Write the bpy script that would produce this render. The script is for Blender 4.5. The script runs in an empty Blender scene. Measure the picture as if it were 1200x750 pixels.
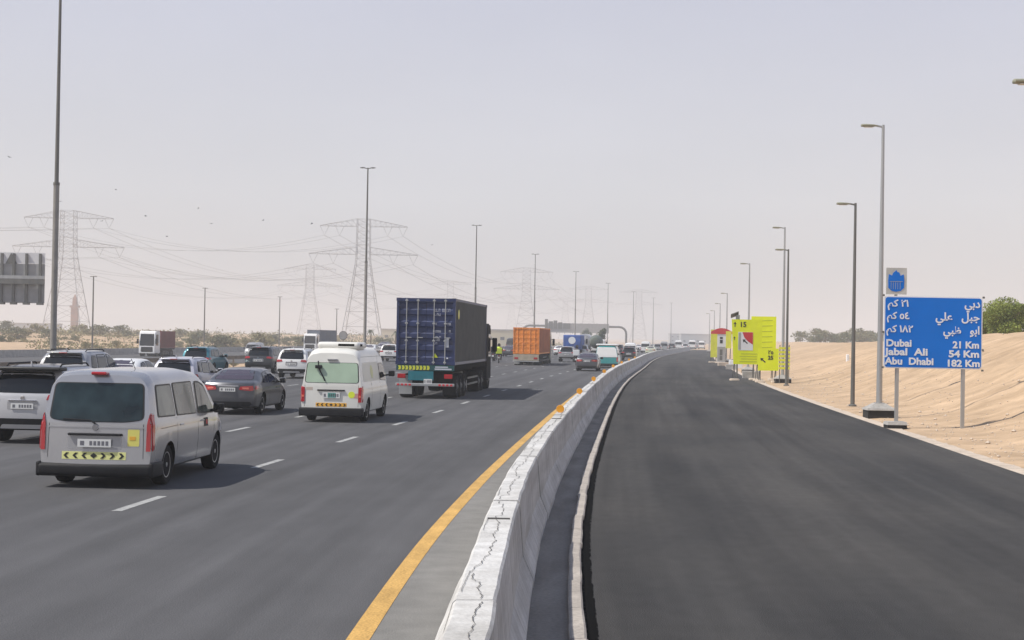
import bpy, bmesh, math, random
from mathutils import Vector, Matrix
from mathutils.bvhtree import BVHTree
from mathutils import noise as mnoise
rnd = random.Random(7)
S = bpy.context.scene
COL = S.collection
R = math.radians

# ------------------------------------------------------------------ camera
CAM_H, FPX = 2.6, 1800.0            # eye height (m), focal length in pixels of a 1200 px wide frame
PITCH, ROLL = R(0.64), R(1.0)
cd = bpy.data.cameras.new('camera'); cam = bpy.data.objects.new('camera', cd); COL.objects.link(cam)
cd.sensor_width = 36; cd.lens = FPX / 1200 * 36; cd.clip_start = 0.2; cd.clip_end = 20000
_f = Vector((0, math.cos(PITCH), math.sin(PITCH))); _r0 = Vector((1, 0, 0)); _u0 = _r0.cross(_f)
_r = _r0 * math.cos(ROLL) + _u0 * math.sin(ROLL); _u = _u0 * math.cos(ROLL) - _r0 * math.sin(ROLL)
_m = Matrix((_r, _u, -_f)).transposed().to_4x4(); _m.translation = (0, 0, CAM_H)
cam.matrix_world = _m
S.camera = cam

# ------------------------------------------------------------------ light and sky
SUN_TO = Vector((-0.955, -0.29, 0)).normalized()       # horizontal direction towards the sun (left, slightly behind)
SUN_EL = R(54)
w = bpy.data.worlds.new('World'); S.world = w; w.use_nodes = True
nt = w.node_tree; nt.nodes.clear()
out = nt.nodes.new('ShaderNodeOutputWorld')
sky = nt.nodes.new('ShaderNodeTexSky'); sky.sky_type = 'NISHITA'; sky.sun_disc = False
sky.sun_elevation = SUN_EL; sky.sun_rotation = math.atan2(SUN_TO.x, SUN_TO.y)
sky.dust_density = 4; sky.air_density = 1.0; sky.altitude = 0
b1 = nt.nodes.new('ShaderNodeBackground'); b1.inputs[1].default_value = 0.07
nt.links.new(sky.outputs[0], b1.inputs[0])
tc = nt.nodes.new('ShaderNodeTexCoord'); sp = nt.nodes.new('ShaderNodeSeparateXYZ'); nt.links.new(tc.outputs['Generated'], sp.inputs[0])
ramp = nt.nodes.new('ShaderNodeValToRGB'); nt.links.new(sp.outputs[2], ramp.inputs[0])
ramp.color_ramp.elements[0].position = 0.0; ramp.color_ramp.elements[0].color = (0.76, 0.725, 0.715, 1)
e = ramp.color_ramp.elements.new(0.09); e.color = (0.83, 0.825, 0.865, 1)
e = ramp.color_ramp.elements.new(0.22); e.color = (0.705, 0.72, 0.84, 1)
e = ramp.color_ramp.elements.new(0.5); e.color = (0.38, 0.45, 0.64, 1)
ramp.color_ramp.elements[-1].position = 0.85; ramp.color_ramp.elements[-1].color = (0.22, 0.31, 0.52, 1)
dn = nt.nodes.new('ShaderNodeTexNoise'); dn.inputs['Scale'].default_value = 3.5; dn.inputs['Detail'].default_value = 3; dmp = nt.nodes.new('ShaderNodeMapping'); dmp.inputs['Scale'].default_value = (1, 1, 3)
nt.links.new(tc.outputs['Generated'], dmp.inputs[0]); nt.links.new(dmp.outputs[0], dn.inputs['Vector'])
dr_ = nt.nodes.new('ShaderNodeMapRange'); dr_.inputs[1].default_value = .3; dr_.inputs[2].default_value = .7; dr_.inputs[3].default_value = .965; dr_.inputs[4].default_value = 1.03; nt.links.new(dn.outputs[0], dr_.inputs[0])
dm = nt.nodes.new('ShaderNodeVectorMath'); dm.operation = 'SCALE'; nt.links.new(ramp.outputs[0], dm.inputs[0]); nt.links.new(dr_.outputs[0], dm.inputs['Scale'])
b2 = nt.nodes.new('ShaderNodeBackground'); nt.links.new(dm.outputs[0], b2.inputs[0]); b2.inputs[1].default_value = 1.0
mx = nt.nodes.new('ShaderNodeMixShader'); mx.inputs[0].default_value = 0.8
nt.links.new(b1.outputs[0], mx.inputs[1]); nt.links.new(b2.outputs[0], mx.inputs[2]); nt.links.new(mx.outputs[0], out.inputs[0])
sd = bpy.data.lights.new('sun', 'SUN'); sd.energy = 4.75; sd.angle = R(0.6); sd.color = (1, 0.955, 0.88)
so = bpy.data.objects.new('sun', sd); COL.objects.link(so)
so.rotation_euler = (SUN_TO * math.cos(SUN_EL) + Vector((0, 0, math.sin(SUN_EL)))).to_track_quat('Z', 'Y').to_euler()
S.view_settings.view_transform = 'Standard'; S.view_settings.look = 'None'; S.view_settings.gamma = 1
S.view_settings.use_curve_mapping = False; S.view_settings.exposure = 0.0
S.cycles.volume_bounces = 3

# ------------------------------------------------------------------ materials
def mat(name, col, rough=0.6, metal=0.0, spec=0.5, var=0.0, scale=3.0, col2=None, bump=0.0, bscale=60.0, coat=0.0, uv=False, stretch=None, detail=6, trans=0.0):
    m = bpy.data.materials.new(name); m.use_nodes = True
    n = m.node_tree; b = n.nodes['Principled BSDF']
    b.inputs['Roughness'].default_value = rough; b.inputs['Metallic'].default_value = metal
    b.inputs['Specular IOR Level'].default_value = spec; b.inputs['Coat Weight'].default_value = coat
    b.inputs['Coat Roughness'].default_value = 0.06
    b.inputs['Base Color'].default_value = (*col, 1)
    if var > 0 or col2 or bump > 0:
        t = n.nodes.new('ShaderNodeTexCoord'); v = t.outputs['UV'] if uv else t.outputs['Object']
        if stretch:
            mp = n.nodes.new('ShaderNodeMapping'); mp.inputs['Scale'].default_value = stretch
            n.links.new(v, mp.inputs[0]); v2 = mp.outputs[0]
        else: v2 = v
        if var > 0 or col2:
            ns = n.nodes.new('ShaderNodeTexNoise'); ns.inputs['Scale'].default_value = scale; ns.inputs['Detail'].default_value = detail
            n.links.new(v2, ns.inputs['Vector'])
            r = n.nodes.new('ShaderNodeValToRGB'); n.links.new(ns.outputs[0], r.inputs[0])
            c2 = col2 or tuple(max(0, c * (1 - var)) for c in col)
            r.color_ramp.elements[0].position = 0.33; r.color_ramp.elements[0].color = (*c2, 1)
            r.color_ramp.elements[1].position = 0.67; r.color_ramp.elements[1].color = (*[min(1, c * (1 + (0 if col2 else var * .5))) for c in col], 1)
            n.links.new(r.outputs[0], b.inputs['Base Color'])
        if bump > 0:
            n2 = n.nodes.new('ShaderNodeTexNoise'); n2.inputs['Scale'].default_value = bscale; n2.inputs['Detail'].default_value = 4
            n.links.new(v, n2.inputs['Vector'])
            bp = n.nodes.new('ShaderNodeBump'); bp.inputs['Strength'].default_value = bump; bp.inputs['Distance'].default_value = 0.02
            n.links.new(n2.outputs[0], bp.inputs['Height']); n.links.new(bp.outputs[0], b.inputs['Normal'])
    return m

def layered(name, base, layers, rough=0.9, bump=0.3, bscale=40, uv=True, spec=0.3):
    """base colour multiplied by several stretched noises: (scale vector, noise scale, low, high)."""
    m = bpy.data.materials.new(name); m.use_nodes = True
    n = m.node_tree; b = n.nodes['Principled BSDF']; b.inputs['Roughness'].default_value = rough; b.inputs['Specular IOR Level'].default_value = spec
    t = n.nodes.new('ShaderNodeTexCoord'); v = t.outputs['UV'] if uv else t.outputs['Object']
    cur = None
    rgb = n.nodes.new('ShaderNodeRGB'); rgb.outputs[0].default_value = (*base, 1); cur = rgb.outputs[0]
    for sv, sc_, lo, hi in layers:
        mp = n.nodes.new('ShaderNodeMapping'); mp.inputs['Scale'].default_value = sv; n.links.new(v, mp.inputs[0])
        ns = n.nodes.new('ShaderNodeTexNoise'); ns.inputs['Scale'].default_value = sc_; ns.inputs['Detail'].default_value = 5; n.links.new(mp.outputs[0], ns.inputs['Vector'])
        r = n.nodes.new('ShaderNodeValToRGB'); n.links.new(ns.outputs[0], r.inputs[0])
        lo3 = lo if isinstance(lo, tuple) else (lo,) * 3; hi3 = hi if isinstance(hi, tuple) else (hi,) * 3
        r.color_ramp.elements[0].position = 0.32; r.color_ramp.elements[0].color = (*lo3, 1)
        r.color_ramp.elements[1].position = 0.68; r.color_ramp.elements[1].color = (*hi3, 1)
        mm = n.nodes.new('ShaderNodeMix'); mm.data_type = 'RGBA'; mm.blend_type = 'MULTIPLY'; mm.inputs[0].default_value = 1
        n.links.new(cur, mm.inputs[6]); n.links.new(r.outputs[0], mm.inputs[7]); cur = mm.outputs[2]
    n.links.new(cur, b.inputs['Base Color'])
    if bump:
        n2 = n.nodes.new('ShaderNodeTexNoise'); n2.inputs['Scale'].default_value = bscale; n2.inputs['Detail'].default_value = 5; n.links.new(v, n2.inputs['Vector'])
        bp = n.nodes.new('ShaderNodeBump'); bp.inputs['Strength'].default_value = bump; bp.inputs['Distance'].default_value = 0.02
        n.links.new(n2.outputs[0], bp.inputs['Height']); n.links.new(bp.outputs[0], b.inputs['Normal'])
    return m

M = {}
M['asphalt_old'] = layered('old_asphalt', (0.090, 0.0888, 0.092), [((1.3, 0.015, 1), 1.0, .76, 1.14), ((0.25, 0.05, 1), 1.0, .86, 1.08), ((.9, .10, 1), 3.0, .92, 1.05), ((1.2, .5, 1), 1.2, .92, 1.05), ((9, 9, 1), 8, .66, 1.3)], bump=.35, bscale=55)
M['asphalt_new'] = layered('new_asphalt', (0.056, 0.056, 0.058), [((0.8, 0.025, 1), 1.0, .76, (1.26, 1.24, 1.20)), ((.3, .10, 1), 1.2, .82, (1.28, 1.23, 1.16)), ((2.6, 0.04, 1), 1.3, .90, 1.08), ((1.4, .9, 1), 3.0, .93, 1.07), ((10, 10, 1), 9, .50, 1.55)], bump=.8, bscale=70, spec=.12)
M['shoulder'] = layered('dusty_shoulder', (0.205, 0.198, 0.185), [((1.2, .15, 1), 1.0, .82, 1.08), ((3, 3, 1), 1.0, .88, 1.06), ((9, 9, 1), 7, .82, 1.14)], bump=.3, bscale=60)
M['gutter'] = layered('gutter_concrete', (0.27, 0.24, 0.21), [((2, .5, 1), 1.0, .7, 1.15), ((8, 8, 1), 3.0, .85, 1.1)], bump=.3, bscale=50)
M['sand'] = layered('desert_sand', (0.56, 0.40, 0.255), [((.03, .03, 1), 1.3, .88, 1.08), ((.35, .7, 1), 1.0, (.80, .78, .75), 1.10), ((1.3, 1.3, 1), 1.0, .84, 1.08), ((5, 5, 1), 2, .93, 1.05), ((9, 9, 1), 5, .9, 1.06)], bump=.7, bscale=5)
M['median'] = layered('median_soil', (0.40, 0.32, 0.225), [((.3, .3, 1), 1.0, .7, 1.1), ((2, 2, 1), 1.0, .85, 1.06)], bump=.5, bscale=12)
M['verge'] = layered('pale_gravel_verge', (0.60, 0.50, 0.40), [((2, 2, 1), 1.0, .78, 1.1), ((8, 8, 1), 3, .78, 1.1)], bump=.8, bscale=25)
M['yellow_paint'] = layered('yellow_road_paint', (0.66, 0.40, 0.125), [((3, 1, 1), 2.0, .8, 1.05), ((.5, .3, 1), 2.0, .85, 1.05), ((8, 8, 1), 5, .62, 1.1)], bump=.2)
M['white_paint'] = layered('white_road_paint', (0.42, 0.42, 0.41), [((3, 3, 1), 2, .7, 1.1), ((9, 9, 1), 5, .65, 1.15)], bump=.2)
M['barrier'] = layered('white_painted_concrete', (0.66, 0.65, 0.63), [((.35, .25, 3.5), 1.5, (.80, .79, .77), 1.04), ((1, 1, 1), 1.2, .84, 1.04), ((4, 4, .6), 1.4, (.82, .81, .8), 1.05), ((9, 9, 9), 4, .88, 1.05)], bump=.35, bscale=30, uv=False, rough=.85)
M['kerb'] = layered('kerb_concrete', (0.43, 0.385, 0.34), [((2, 2, 2), 1.0, .78, 1.08), ((8, 8, 8), 3, .82, 1.1)], bump=.5, bscale=30, uv=False)
M['tar'] = mat('black_tar', (0.006, 0.006, 0.006), .9, spec=.03)
M['crack'] = mat('dark_crack', (0.13, 0.125, 0.12), .9, spec=.1)
M['concrete'] = layered('grey_concrete', (0.40, 0.385, 0.36), [((2, 2, 2), 1.0, .8, 1.1), ((9, 9, 9), 2, .88, 1.1)], bump=.4, bscale=25, uv=False)
M['concrete_dark'] = mat('bitumen_coated_concrete', (0.02, 0.019, 0.018), .8, var=.4, scale=5)
M['steel_light'] = mat('galvanised_steel', (0.42, 0.43, 0.43), .45, metal=.55, var=.12, scale=2, stretch=(1, 1, .2))
M['steel_dark'] = mat('weathered_grey_steel', (0.16, 0.16, 0.15), .55, metal=.4, var=.2, scale=2, stretch=(1, 1, .2))
M['tower'] = mat('tower_steel', (0.36, 0.36, 0.37), .6, metal=.3)
M['rail'] = mat('rail_steel', (0.20, 0.175, 0.15), .6, metal=.3, var=.25, scale=1)
M['lamp_glass'] = mat('lamp_lens', (0.55, 0.55, 0.5), .3)
M['lamp_housing'] = mat('lamp_housing', (0.30, 0.30, 0.22), .5)
M['sign_blue'] = mat('sign_blue', (0.000, 0.165, 0.66), .5, spec=.15, var=.05, scale=1)
M['sign_white'] = mat('sign_white', (0.78, 0.80, 0.82), .5, var=.05, scale=2)
M['sign_back'] = mat('sign_back_aluminium', (0.33, 0.33, 0.33), .55, metal=.2, var=.12, scale=1.5)
M['fluoro'] = mat('fluorescent_yellow', (0.82, 0.91, 0.0), .5, var=.06, scale=2)
M['fluoro_dull'] = mat('faded_fluorescent_yellow', (0.74, 0.76, 0.05), .6, var=.1, scale=2)
M['red'] = mat('sign_red', (0.58, 0.02, 0.03), .45)
M['black'] = mat('sign_black', (0.015, 0.015, 0.015), .6)
M['olive'] = mat('faint_sign_print', (0.50, 0.56, 0.02), .6)
M['amber'] = mat('amber_reflector', (0.85, 0.36, 0.01), .35, coat=.5)
M['rubber'] = mat('tyre_rubber', (0.016, 0.016, 0.017), .85, spec=.15, bump=.3, bscale=40)
M['plastic'] = mat('black_plastic', (0.018, 0.018, 0.02), .6, spec=.2, var=.2, scale=4)
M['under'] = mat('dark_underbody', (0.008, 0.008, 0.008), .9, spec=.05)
M['alloy'] = mat('wheel_alloy', (0.42, 0.42, 0.43), .35, metal=.8)
M['hub'] = mat('truck_wheel_hub', (0.12, 0.12, 0.12), .5, metal=.4)
M['glass'] = mat('tinted_glass', (0.008, 0.010, 0.013), .04, spec=.5)
M['glass_teal'] = mat('rear_glass_teal_tint', (0.006, 0.014, 0.018), .03, spec=.5, col2=(.022, .042, .048), scale=2.0, detail=3)
M['glass_pale'] = mat('curtained_glass', (0.03, 0.036, 0.034), .03, spec=.45, col2=(.17, .19, .165), scale=1.5, detail=2)
M['glass_green'] = mat('rear_glass_pale_green', (0.36, 0.47, 0.35), .12, spec=.6, var=.12, scale=1.6)
M['seal'] = mat('window_seal', (0.012, 0.012, 0.012), .5)
M['tail_red'] = mat('tail_lamp_red', (0.40, 0.008, 0.015), .15, coat=.8)
M['tail_bright'] = mat('tail_lamp_bright', (0.78, 0.16, 0.10), .15, coat=.8)
M['lens_clear'] = mat('clear_lamp_lens', (0.75, 0.76, 0.78), .08, coat=.8)
M['chrome'] = mat('chrome', (0.7, 0.7, 0.72), .12, metal=1)
M['plate'] = mat('number_plate_white', (0.72, 0.72, 0.70), .5)
M['plate_mark'] = mat('number_plate_print', (0.16, 0.16, 0.18), .6)
M['plate_green'] = mat('number_plate_green', (0.13, 0.36, 0.32), .5)
M['chev_yellow'] = mat('reflective_yellow_strip', (0.74, 0.74, 0.30), .5)
M['chev_orange'] = mat('reflective_orange_strip', (0.80, 0.42, 0.05), .5)
M['sticker'] = mat('yellow_sticker', (0.72, 0.66, 0.16), .5)
M['lime'] = mat('lime_sticker', (0.74, 0.84, 0.05), .5)
M['skin'] = mat('skin', (0.36, 0.20, 0.13), .6)
M['hivis'] = mat('hi_vis_cloth', (0.55, 0.72, 0.05), .8)
M['dark_cloth'] = mat('dark_cloth', (0.03, 0.032, 0.04), .9)
M['wood'] = mat('bark', (0.16, 0.115, 0.075), .9, var=.3, scale=6, bump=.5)
M['leaf'] = mat('desert_leaf', (0.17, 0.16, 0.075), .75, var=.4, scale=1.6, col2=(0.085, 0.095, 0.04))
M['leaf_tree'] = mat('ghaf_leaf', (0.27, 0.32, 0.05), .7, col2=(0.13, 0.17, 0.03), scale=.8)
M['leaf_dry'] = mat('dry_scrub', (0.29, 0.245, 0.12), .85, col2=(0.15, 0.14, 0.06), scale=1.2)
M['leaf_dark'] = mat('dark_evergreen_leaf', (0.07, 0.095, 0.04), .75, var=.3, scale=2)
M['building'] = mat('pale_building', (0.42, 0.42, 0.42), .8, var=.1, scale=.1)
M['brown_brick'] = mat('reddish_brown_render', (0.36, 0.20, 0.15), .85, var=.2, scale=.3)
M['dark_win'] = mat('window_dark', (0.05, 0.06, 0.07), .2)
def paint(name, c, metal=0.0, rough=.32, var=.06):
    return mat(name, c, rough, metal=metal, coat=.55, var=var, scale=1.5)

# ------------------------------------------------------------------ object helpers
def mesh_data(name, V, F, mats=None, smooth=False, idx=None, uv=None, sharp=None):
    me = bpy.data.meshes.new(name); me.from_pydata([tuple(v) for v in V], [], F)
    for m_ in (mats or []): me.materials.append(m_)
    if idx: me.polygons.foreach_set('material_index', idx)
    if smooth: me.polygons.foreach_set('use_smooth', [True] * len(me.polygons))
    if uv:
        l = me.uv_layers.new(name='UVMap'); vi = [0] * len(me.loops); me.loops.foreach_get('vertex_index', vi)
        buf = []
        for i in vi: buf += [uv[i][0], uv[i][1]]
        l.data.foreach_set('uv', buf)
    me.update()
    if sharp: me.set_sharp_from_angle(angle=R(sharp))
    return me
def link(name, data, parent=None, loc=None, rot=None):
    o = bpy.data.objects.new(name, data); COL.objects.link(o)
    if parent: o.parent = parent
    if loc: o.location = loc
    if rot: o.rotation_euler = rot
    return o
def tag(o, label=None, cat=None, group=None, kind=None):
    if label: o['label'] = label
    if cat: o['category'] = cat
    if group: o['group'] = group
    if kind: o['kind'] = kind
    return o
def empty(name, loc=(0, 0, 0), rz=0, **k):
    o = bpy.data.objects.new(name, None); COL.objects.link(o); o.location = loc; o.rotation_euler = (0, 0, rz); o.empty_display_size = .3
    return tag(o, **k)
def children(o): return [c for c in KIDS.get(o.name, [])]
KIDS = {}
_link0 = link
def link(name, data, parent=None, loc=None, rot=None):
    o = _link0(name, data, parent, loc, rot)
    if parent: KIDS.setdefault(parent.name, []).append(o)
    return o
def copy_tree(o, parent=None):
    c = o.copy(); COL.objects.link(c)
    if parent: c.parent = parent; KIDS.setdefault(parent.name, []).append(c)
    for ch in children(o): copy_tree(ch, c)
    return c

class MB:
    """collects simple solids into one mesh"""
    def __init__(s): s.V = []; s.F = []; s.I = []; s.cur = 0
    def add(s, V, F):
        n = len(s.V); s.V += [Vector(v) for v in V]; s.F += [tuple(i + n for i in f) for f in F]; s.I += [s.cur] * len(F); return s
    def box(s, x0, x1, y0, y1, z0, z1, tx=0, ty=0):
        V = [(x0, y0, z0), (x1, y0, z0), (x1, y1, z0), (x0, y1, z0), (x0 + tx, y0 + ty, z1), (x1 - tx, y0 + ty, z1), (x1 - tx, y1 - ty, z1), (x0 + tx, y1 - ty, z1)]
        return s.add(V, [(0, 3, 2, 1), (4, 5, 6, 7), (0, 1, 5, 4), (1, 2, 6, 5), (2, 3, 7, 6), (3, 0, 4, 7)])
    def rbox(s, x0, x1, y0, y1, z0, z1, r=.02, seg=2):
        bm = bmesh.new(); bmesh.ops.create_cube(bm, size=1)
        for v in bm.verts: v.co = Vector((x0 + (v.co.x + .5) * (x1 - x0), y0 + (v.co.y + .5) * (y1 - y0), z0 + (v.co.z + .5) * (z1 - z0)))
        r = min(r, .45 * min(x1 - x0, y1 - y0, z1 - z0))
        bmesh.ops.bevel(bm, geom=list(bm.edges), offset=r, segments=seg, affect='EDGES', profile=.5)
        bm.verts.ensure_lookup_table(); s.add([v.co.copy() for v in bm.verts], [tuple(v.index for v in f.verts) for f in bm.faces]) if not bm.verts.index_update() else None
        bm.free(); return s
    def tube(s, P, r, n=8, caps=True):
        P = [Vector(p) for p in P]; rr = r if isinstance(r, (list, tuple)) else [r] * len(P)
        V = []; F = []
        for i, p in enumerate(P):
            d = (P[min(i + 1, len(P) - 1)] - P[max(i - 1, 0)]).normalized()
            a = Vector((0, 0, 1)) if abs(d.z) < .95 else Vector((1, 0, 0))
            u = d.cross(a).normalized(); v = d.cross(u)
            for k in range(n):
                t = 2 * math.pi * (k + .5) / n; V.append(p + (u * math.cos(t) + v * math.sin(t)) * rr[i])
        for i in range(len(P) - 1):
            for k in range(n):
                F.append((i * n + k, i * n + (k + 1) % n, (i + 1) * n + (k + 1) % n, (i + 1) * n + k))
        if caps: F.append(tuple(range(n - 1, -1, -1))); F.append(tuple(range((len(P) - 1) * n, len(P) * n)))
        return s.add(V, F)
    def bar(s, a, b, r): return s.tube([a, b], r, 4, caps=False)
    def lathe(s, prof, axis='z', n=20, c=(0, 0, 0)):
        c = Vector(c); V = []; F = []
        for (r_, h) in prof:
            for k in range(n):
                t = 2 * math.pi * k / n; a, b = r_ * math.cos(t), r_ * math.sin(t)
                V.append(c + (Vector((a, b, h)) if axis == 'z' else Vector((h, a, b)) if axis == 'x' else Vector((b, h, a))))
        for i in range(len(prof) - 1):
            for k in range(n): F.append((i * n + k, i * n + (k + 1) % n, (i + 1) * n + (k + 1) % n, (i + 1) * n + k))
        F.append(tuple(range(n - 1, -1, -1))); F.append(tuple(range((len(prof) - 1) * n, len(prof) * n)))
        return s.add(V, F)
    def prism(s, poly, a, b, axis='y'):
        """poly 2D; extruded from a to b along axis. axis y: (x,z); x: (y,z); z: (x,y)"""
        f = {'y': lambda p, t: (p[0], t, p[1]), 'x': lambda p, t: (t, p[0], p[1]), 'z': lambda p, t: (p[0], p[1], t)}[axis]
        n = len(poly); V = [f(p, a) for p in poly] + [f(p, b) for p in poly]
        F = [tuple(range(n - 1, -1, -1)), tuple(range(n, 2 * n))] + [(i, (i + 1) % n, n + (i + 1) % n, n + i) for i in range(n)]
        return s.add(V, F)
    def xf(s, m): s.V = [m @ v for v in s.V]; return s
    def data(s, name, mats, smooth=False, sharp=None):
        me = mesh_data(name, s.V, s.F, mats if isinstance(mats, list) else [mats], smooth, s.I)
        bm = bmesh.new(); bm.from_mesh(me); bmesh.ops.recalc_face_normals(bm, faces=bm.faces); bm.to_mesh(me); bm.free()
        if sharp: me.set_sharp_from_angle(angle=R(sharp))
        return me
    def build(s, name, mats, parent=None, smooth=False, sharp=None, loc=None, rot=None):
        return link(name, s.data(name, mats, smooth or bool(sharp), sharp), parent, loc, rot)

def text_part(name, body, size, m, parent, loc, rot, align='LEFT', bold=0.0, sx=1.0, depth=.004, height=None, width=None):
    cu = bpy.data.curves.new('lettering', 'FONT'); cu.body = body; cu.size = size; cu.align_x = align; cu.offset = bold; cu.extrude = depth; cu.resolution_u = 3
    tmp = bpy.data.objects.new('tmp_text', cu); COL.objects.link(tmp)
    bpy.context.view_layer.update()
    me = bpy.data.meshes.new_from_object(tmp.evaluated_get(bpy.context.evaluated_depsgraph_get()))
    COL.objects.unlink(tmp); bpy.data.objects.remove(tmp)
    xs = [v.co.x for v in me.vertices]
    if width and xs:
        k = width / (max(xs) - min(xs))
        for v in me.vertices: v.co.x *= k
    elif sx != 1:
        for v in me.vertices: v.co.x *= sx
    me.materials.clear(); me.materials.append(m)
    return link(name, me, parent, loc, rot)

# ------------------------------------------------------------------ the road's course: X of the barrier's foot at distance Z
_CP = [(-60, -1.6), (-20, -.6), (0, -.15), (13.2, .17), (18.4, .36), (22.9, .61), (30.4, 1.12), (45.3, 2.3), (64, 3.86), (82, 5.5), (100, 7.3), (140, 11.7), (186, 16.7), (240, 23.3), (310, 33.4), (390, 45.0), (500, 61), (700, 88), (1000, 125), (1800, 222), (4200, 500)]
def C(z):
    for i in range(len(_CP) - 1):
        if z <= _CP[i + 1][0] or i == len(_CP) - 2:
            (z0, x0), (z1, x1) = _CP[i], _CP[i + 1]
            def sl(k):
                a = _CP[max(0, k - 1)]; b = _CP[min(len(_CP) - 1, k + 1)]; return (b[1] - a[1]) / (b[0] - a[0])
            h = z1 - z0; t = (z - z0) / h; m0, m1 = sl(i) * h, sl(i + 1) * h
            return (2*t**3 - 3*t*t + 1) * x0 + (t**3 - 2*t*t + t) * m0 + (-2*t**3 + 3*t*t) * x1 + (t**3 - t*t) * m1
def slope(z): return (C(z + 1) - C(z - 1)) / 2
def heading(z): return -math.atan(slope(z))
def X(px, z, zz=0.0):
    """ground X of something seen in column px (1200 px wide frame) at distance z: road survey helper"""
    x = 0
    for _ in range(4):
        p = Vector((x, z, zz)) - Vector((0, 0, CAM_H)); d = p.dot(_f); u = p.dot(_r) / d * FPX + 600
        x += (px - u) * z / FPX
    return x
def lerp(a, b, t): return a + (b - a) * t
def interp(tab, t):
    if t <= tab[0][0]: return tab[0][1]
    for (a, x), (b, y) in zip(tab, tab[1:]):
        if t <= b: return x + (y - x) * (t - a) / (b - a)
    return tab[-1][1]
def sstep(a, b, t): t = max(0, min(1, (t - a) / (b - a))); return t * t * (3 - 2 * t)

# ------------------------------------------------------------------ terrain
def left_edge(z): return interp([(0, -33), (60, -32.5), (110, -29.6), (600, -29.6)], z)
def ground_z(o, z):
    if o > 9.6:
        n = mnoise.noise(Vector((o * .09, z * .05, 3))); n2 = mnoise.noise(Vector((o * .5, z * .3, 9))); n3 = mnoise.noise(Vector((o * 1.7, z * 1.7, 4)))
        foot = 11.0 + .9 * n
        wdt = 10.5 + 7 * sstep(85, 170, z)
        h = (3.25 - .35 * sstep(75, 120, z)) * sstep(foot - .4, foot + wdt, o)
        h += (.22 * n + .16 * n2 + .075 * n3) * sstep(10.5, 14, o) + .35 * n * sstep(30, 60, o)
        for oc in (13.4, 15.3, 19.0): h -= .05 * math.exp(-((o - oc - 1.2 * math.sin(z * .05 + oc)) / .45) ** 2) * sstep(10.5, 12.5, o)
        h = h * (1 - .12 * sstep(150, 260, z)) 
        if z > 330: h = lerp(h, 2.0 + n, sstep(330, 700, z))
        return h * sstep(10.0, 11.6, o) - .03 + .036 * sstep(9.65, 9.9, o)
    le = left_edge(z)
    if o > le - .5: return -.03
    n = mnoise.noise(Vector((o * .012, z * .012, 1))); n2 = mnoise.noise(Vector((o * .06, z * .06, 5))); n3 = mnoise.noise(Vector((o * .25, z * .25, 7)))
    h = lerp(-.03, -1.15, sstep(-le + .5, -le + 12, -o))
    rise = sstep(92, 160, -o)
    h += rise * (2.1 + 1.5 * n + .9 * n2 + .25 * n3) * (0.55 + .45 * sstep(100, 400, z)) + .1 * n3 * sstep(-le + 2, -le + 6, -o) * (1 - sstep(46, 48, -o))
    if -o > 250: h = lerp(h, .6 + 1.5 * n, sstep(250, 700, -o))
    return h
def steps(lst):
    r = []
    for a, b, s_ in lst:
        t = a
        while t < b - 1e-6: r.append(t); t += s_
    return r + [lst[-1][1]]
OS = [-2600, -1800, -1200, -800, -600, -450, -380] + steps([(-320, -90, 5), (-90, -28, 2.5), (-28, 9.5, 6.25), (9.5, 30, .45), (30, 60, 1.6), (60, 200, 12)]) + [300, 450, 700, 1100, 1700, 2600]
ZS = [-250, -180, -120, -60] + steps([(-30, 20, 5), (20, 90, .8), (90, 180, 2), (180, 500, 6), (500, 1000, 30)]) + [1100, 1300, 1600, 2000, 2600, 3400, 4000]
V = []; UV = []
for z in ZS:
    c_ = C(min(z, 4200)) if z < 1800 else C(1800)
    for o in OS:
        V.append((c_ + o, z, ground_z(o, z))); UV.append((c_ + o, z))
nO = len(OS)
F = [(j * nO + i, j * nO + i + 1, (j + 1) * nO + i + 1, (j + 1) * nO + i) for j in range(len(ZS) - 1) for i in range(nO - 1)]
tag(link('sand_ground', mesh_data('sand_ground', V, F, [M['sand']], True, uv=UV)), kind='structure')

def strip(name, o0, o1, zs, h, m, parent=None, kind='structure', top=None, jag=0.0):
    f0 = o0 if callable(o0) else (lambda z: o0); f1 = o1 if callable(o1) else (lambda z: o1)
    V = []; UV = []
    for z in zs:
        a, b = f0(z), f1(z)
        ja, jb = (rnd.uniform(-jag, jag), rnd.uniform(-jag, jag)) if jag else (0, 0)
        for t in (0, 1 / 3, 2 / 3, 1):
            o = lerp(a + ja, b + jb, t); V.append((C(z) + o, z, h)); UV.append((o, z))
    F = [(j * 4 + i, j * 4 + i + 1, j * 4 + i + 5, j * 4 + i + 4) for j in range(len(zs) - 1) for i in range(3)]
    ob = link(name, mesh_data(name, V, F, [m], uv=UV), parent)
    if kind: tag(ob, kind=kind)
    return ob
ZR = steps([(-60, 120, 1.5), (120, 500, 6), (500, 1500, 40)])
ZN = steps([(-30, 110, 1.0), (110, 420, 6)])
road = strip('main_road', left_edge, -1.2, ZR, 0.0, M['asphalt_old'])
strip('road_shoulder', -1.36, -.6, ZR, .004, M['shoulder'])
strip('gutter', -.30, .40, ZN, .004, M['gutter'])
new = strip('new_road', .50, lambda z: interp([(0, 9.4), (46, 9.1), (80, 8.75), (122, 8.35), (600, 8.2)], z), ZN, .008, M['asphalt_new'])
edge = lambda z: interp([(0, 9.4), (46, 9.1), (80, 8.75), (122, 8.35), (600, 8.2)], z)
strip('gravel_verge', lambda z: edge(z) - .05, lambda z: edge(z) + .42, steps([(-10, 120, .35), (120, 420, 3)]), .004, M['verge'], jag=.05)
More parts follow.
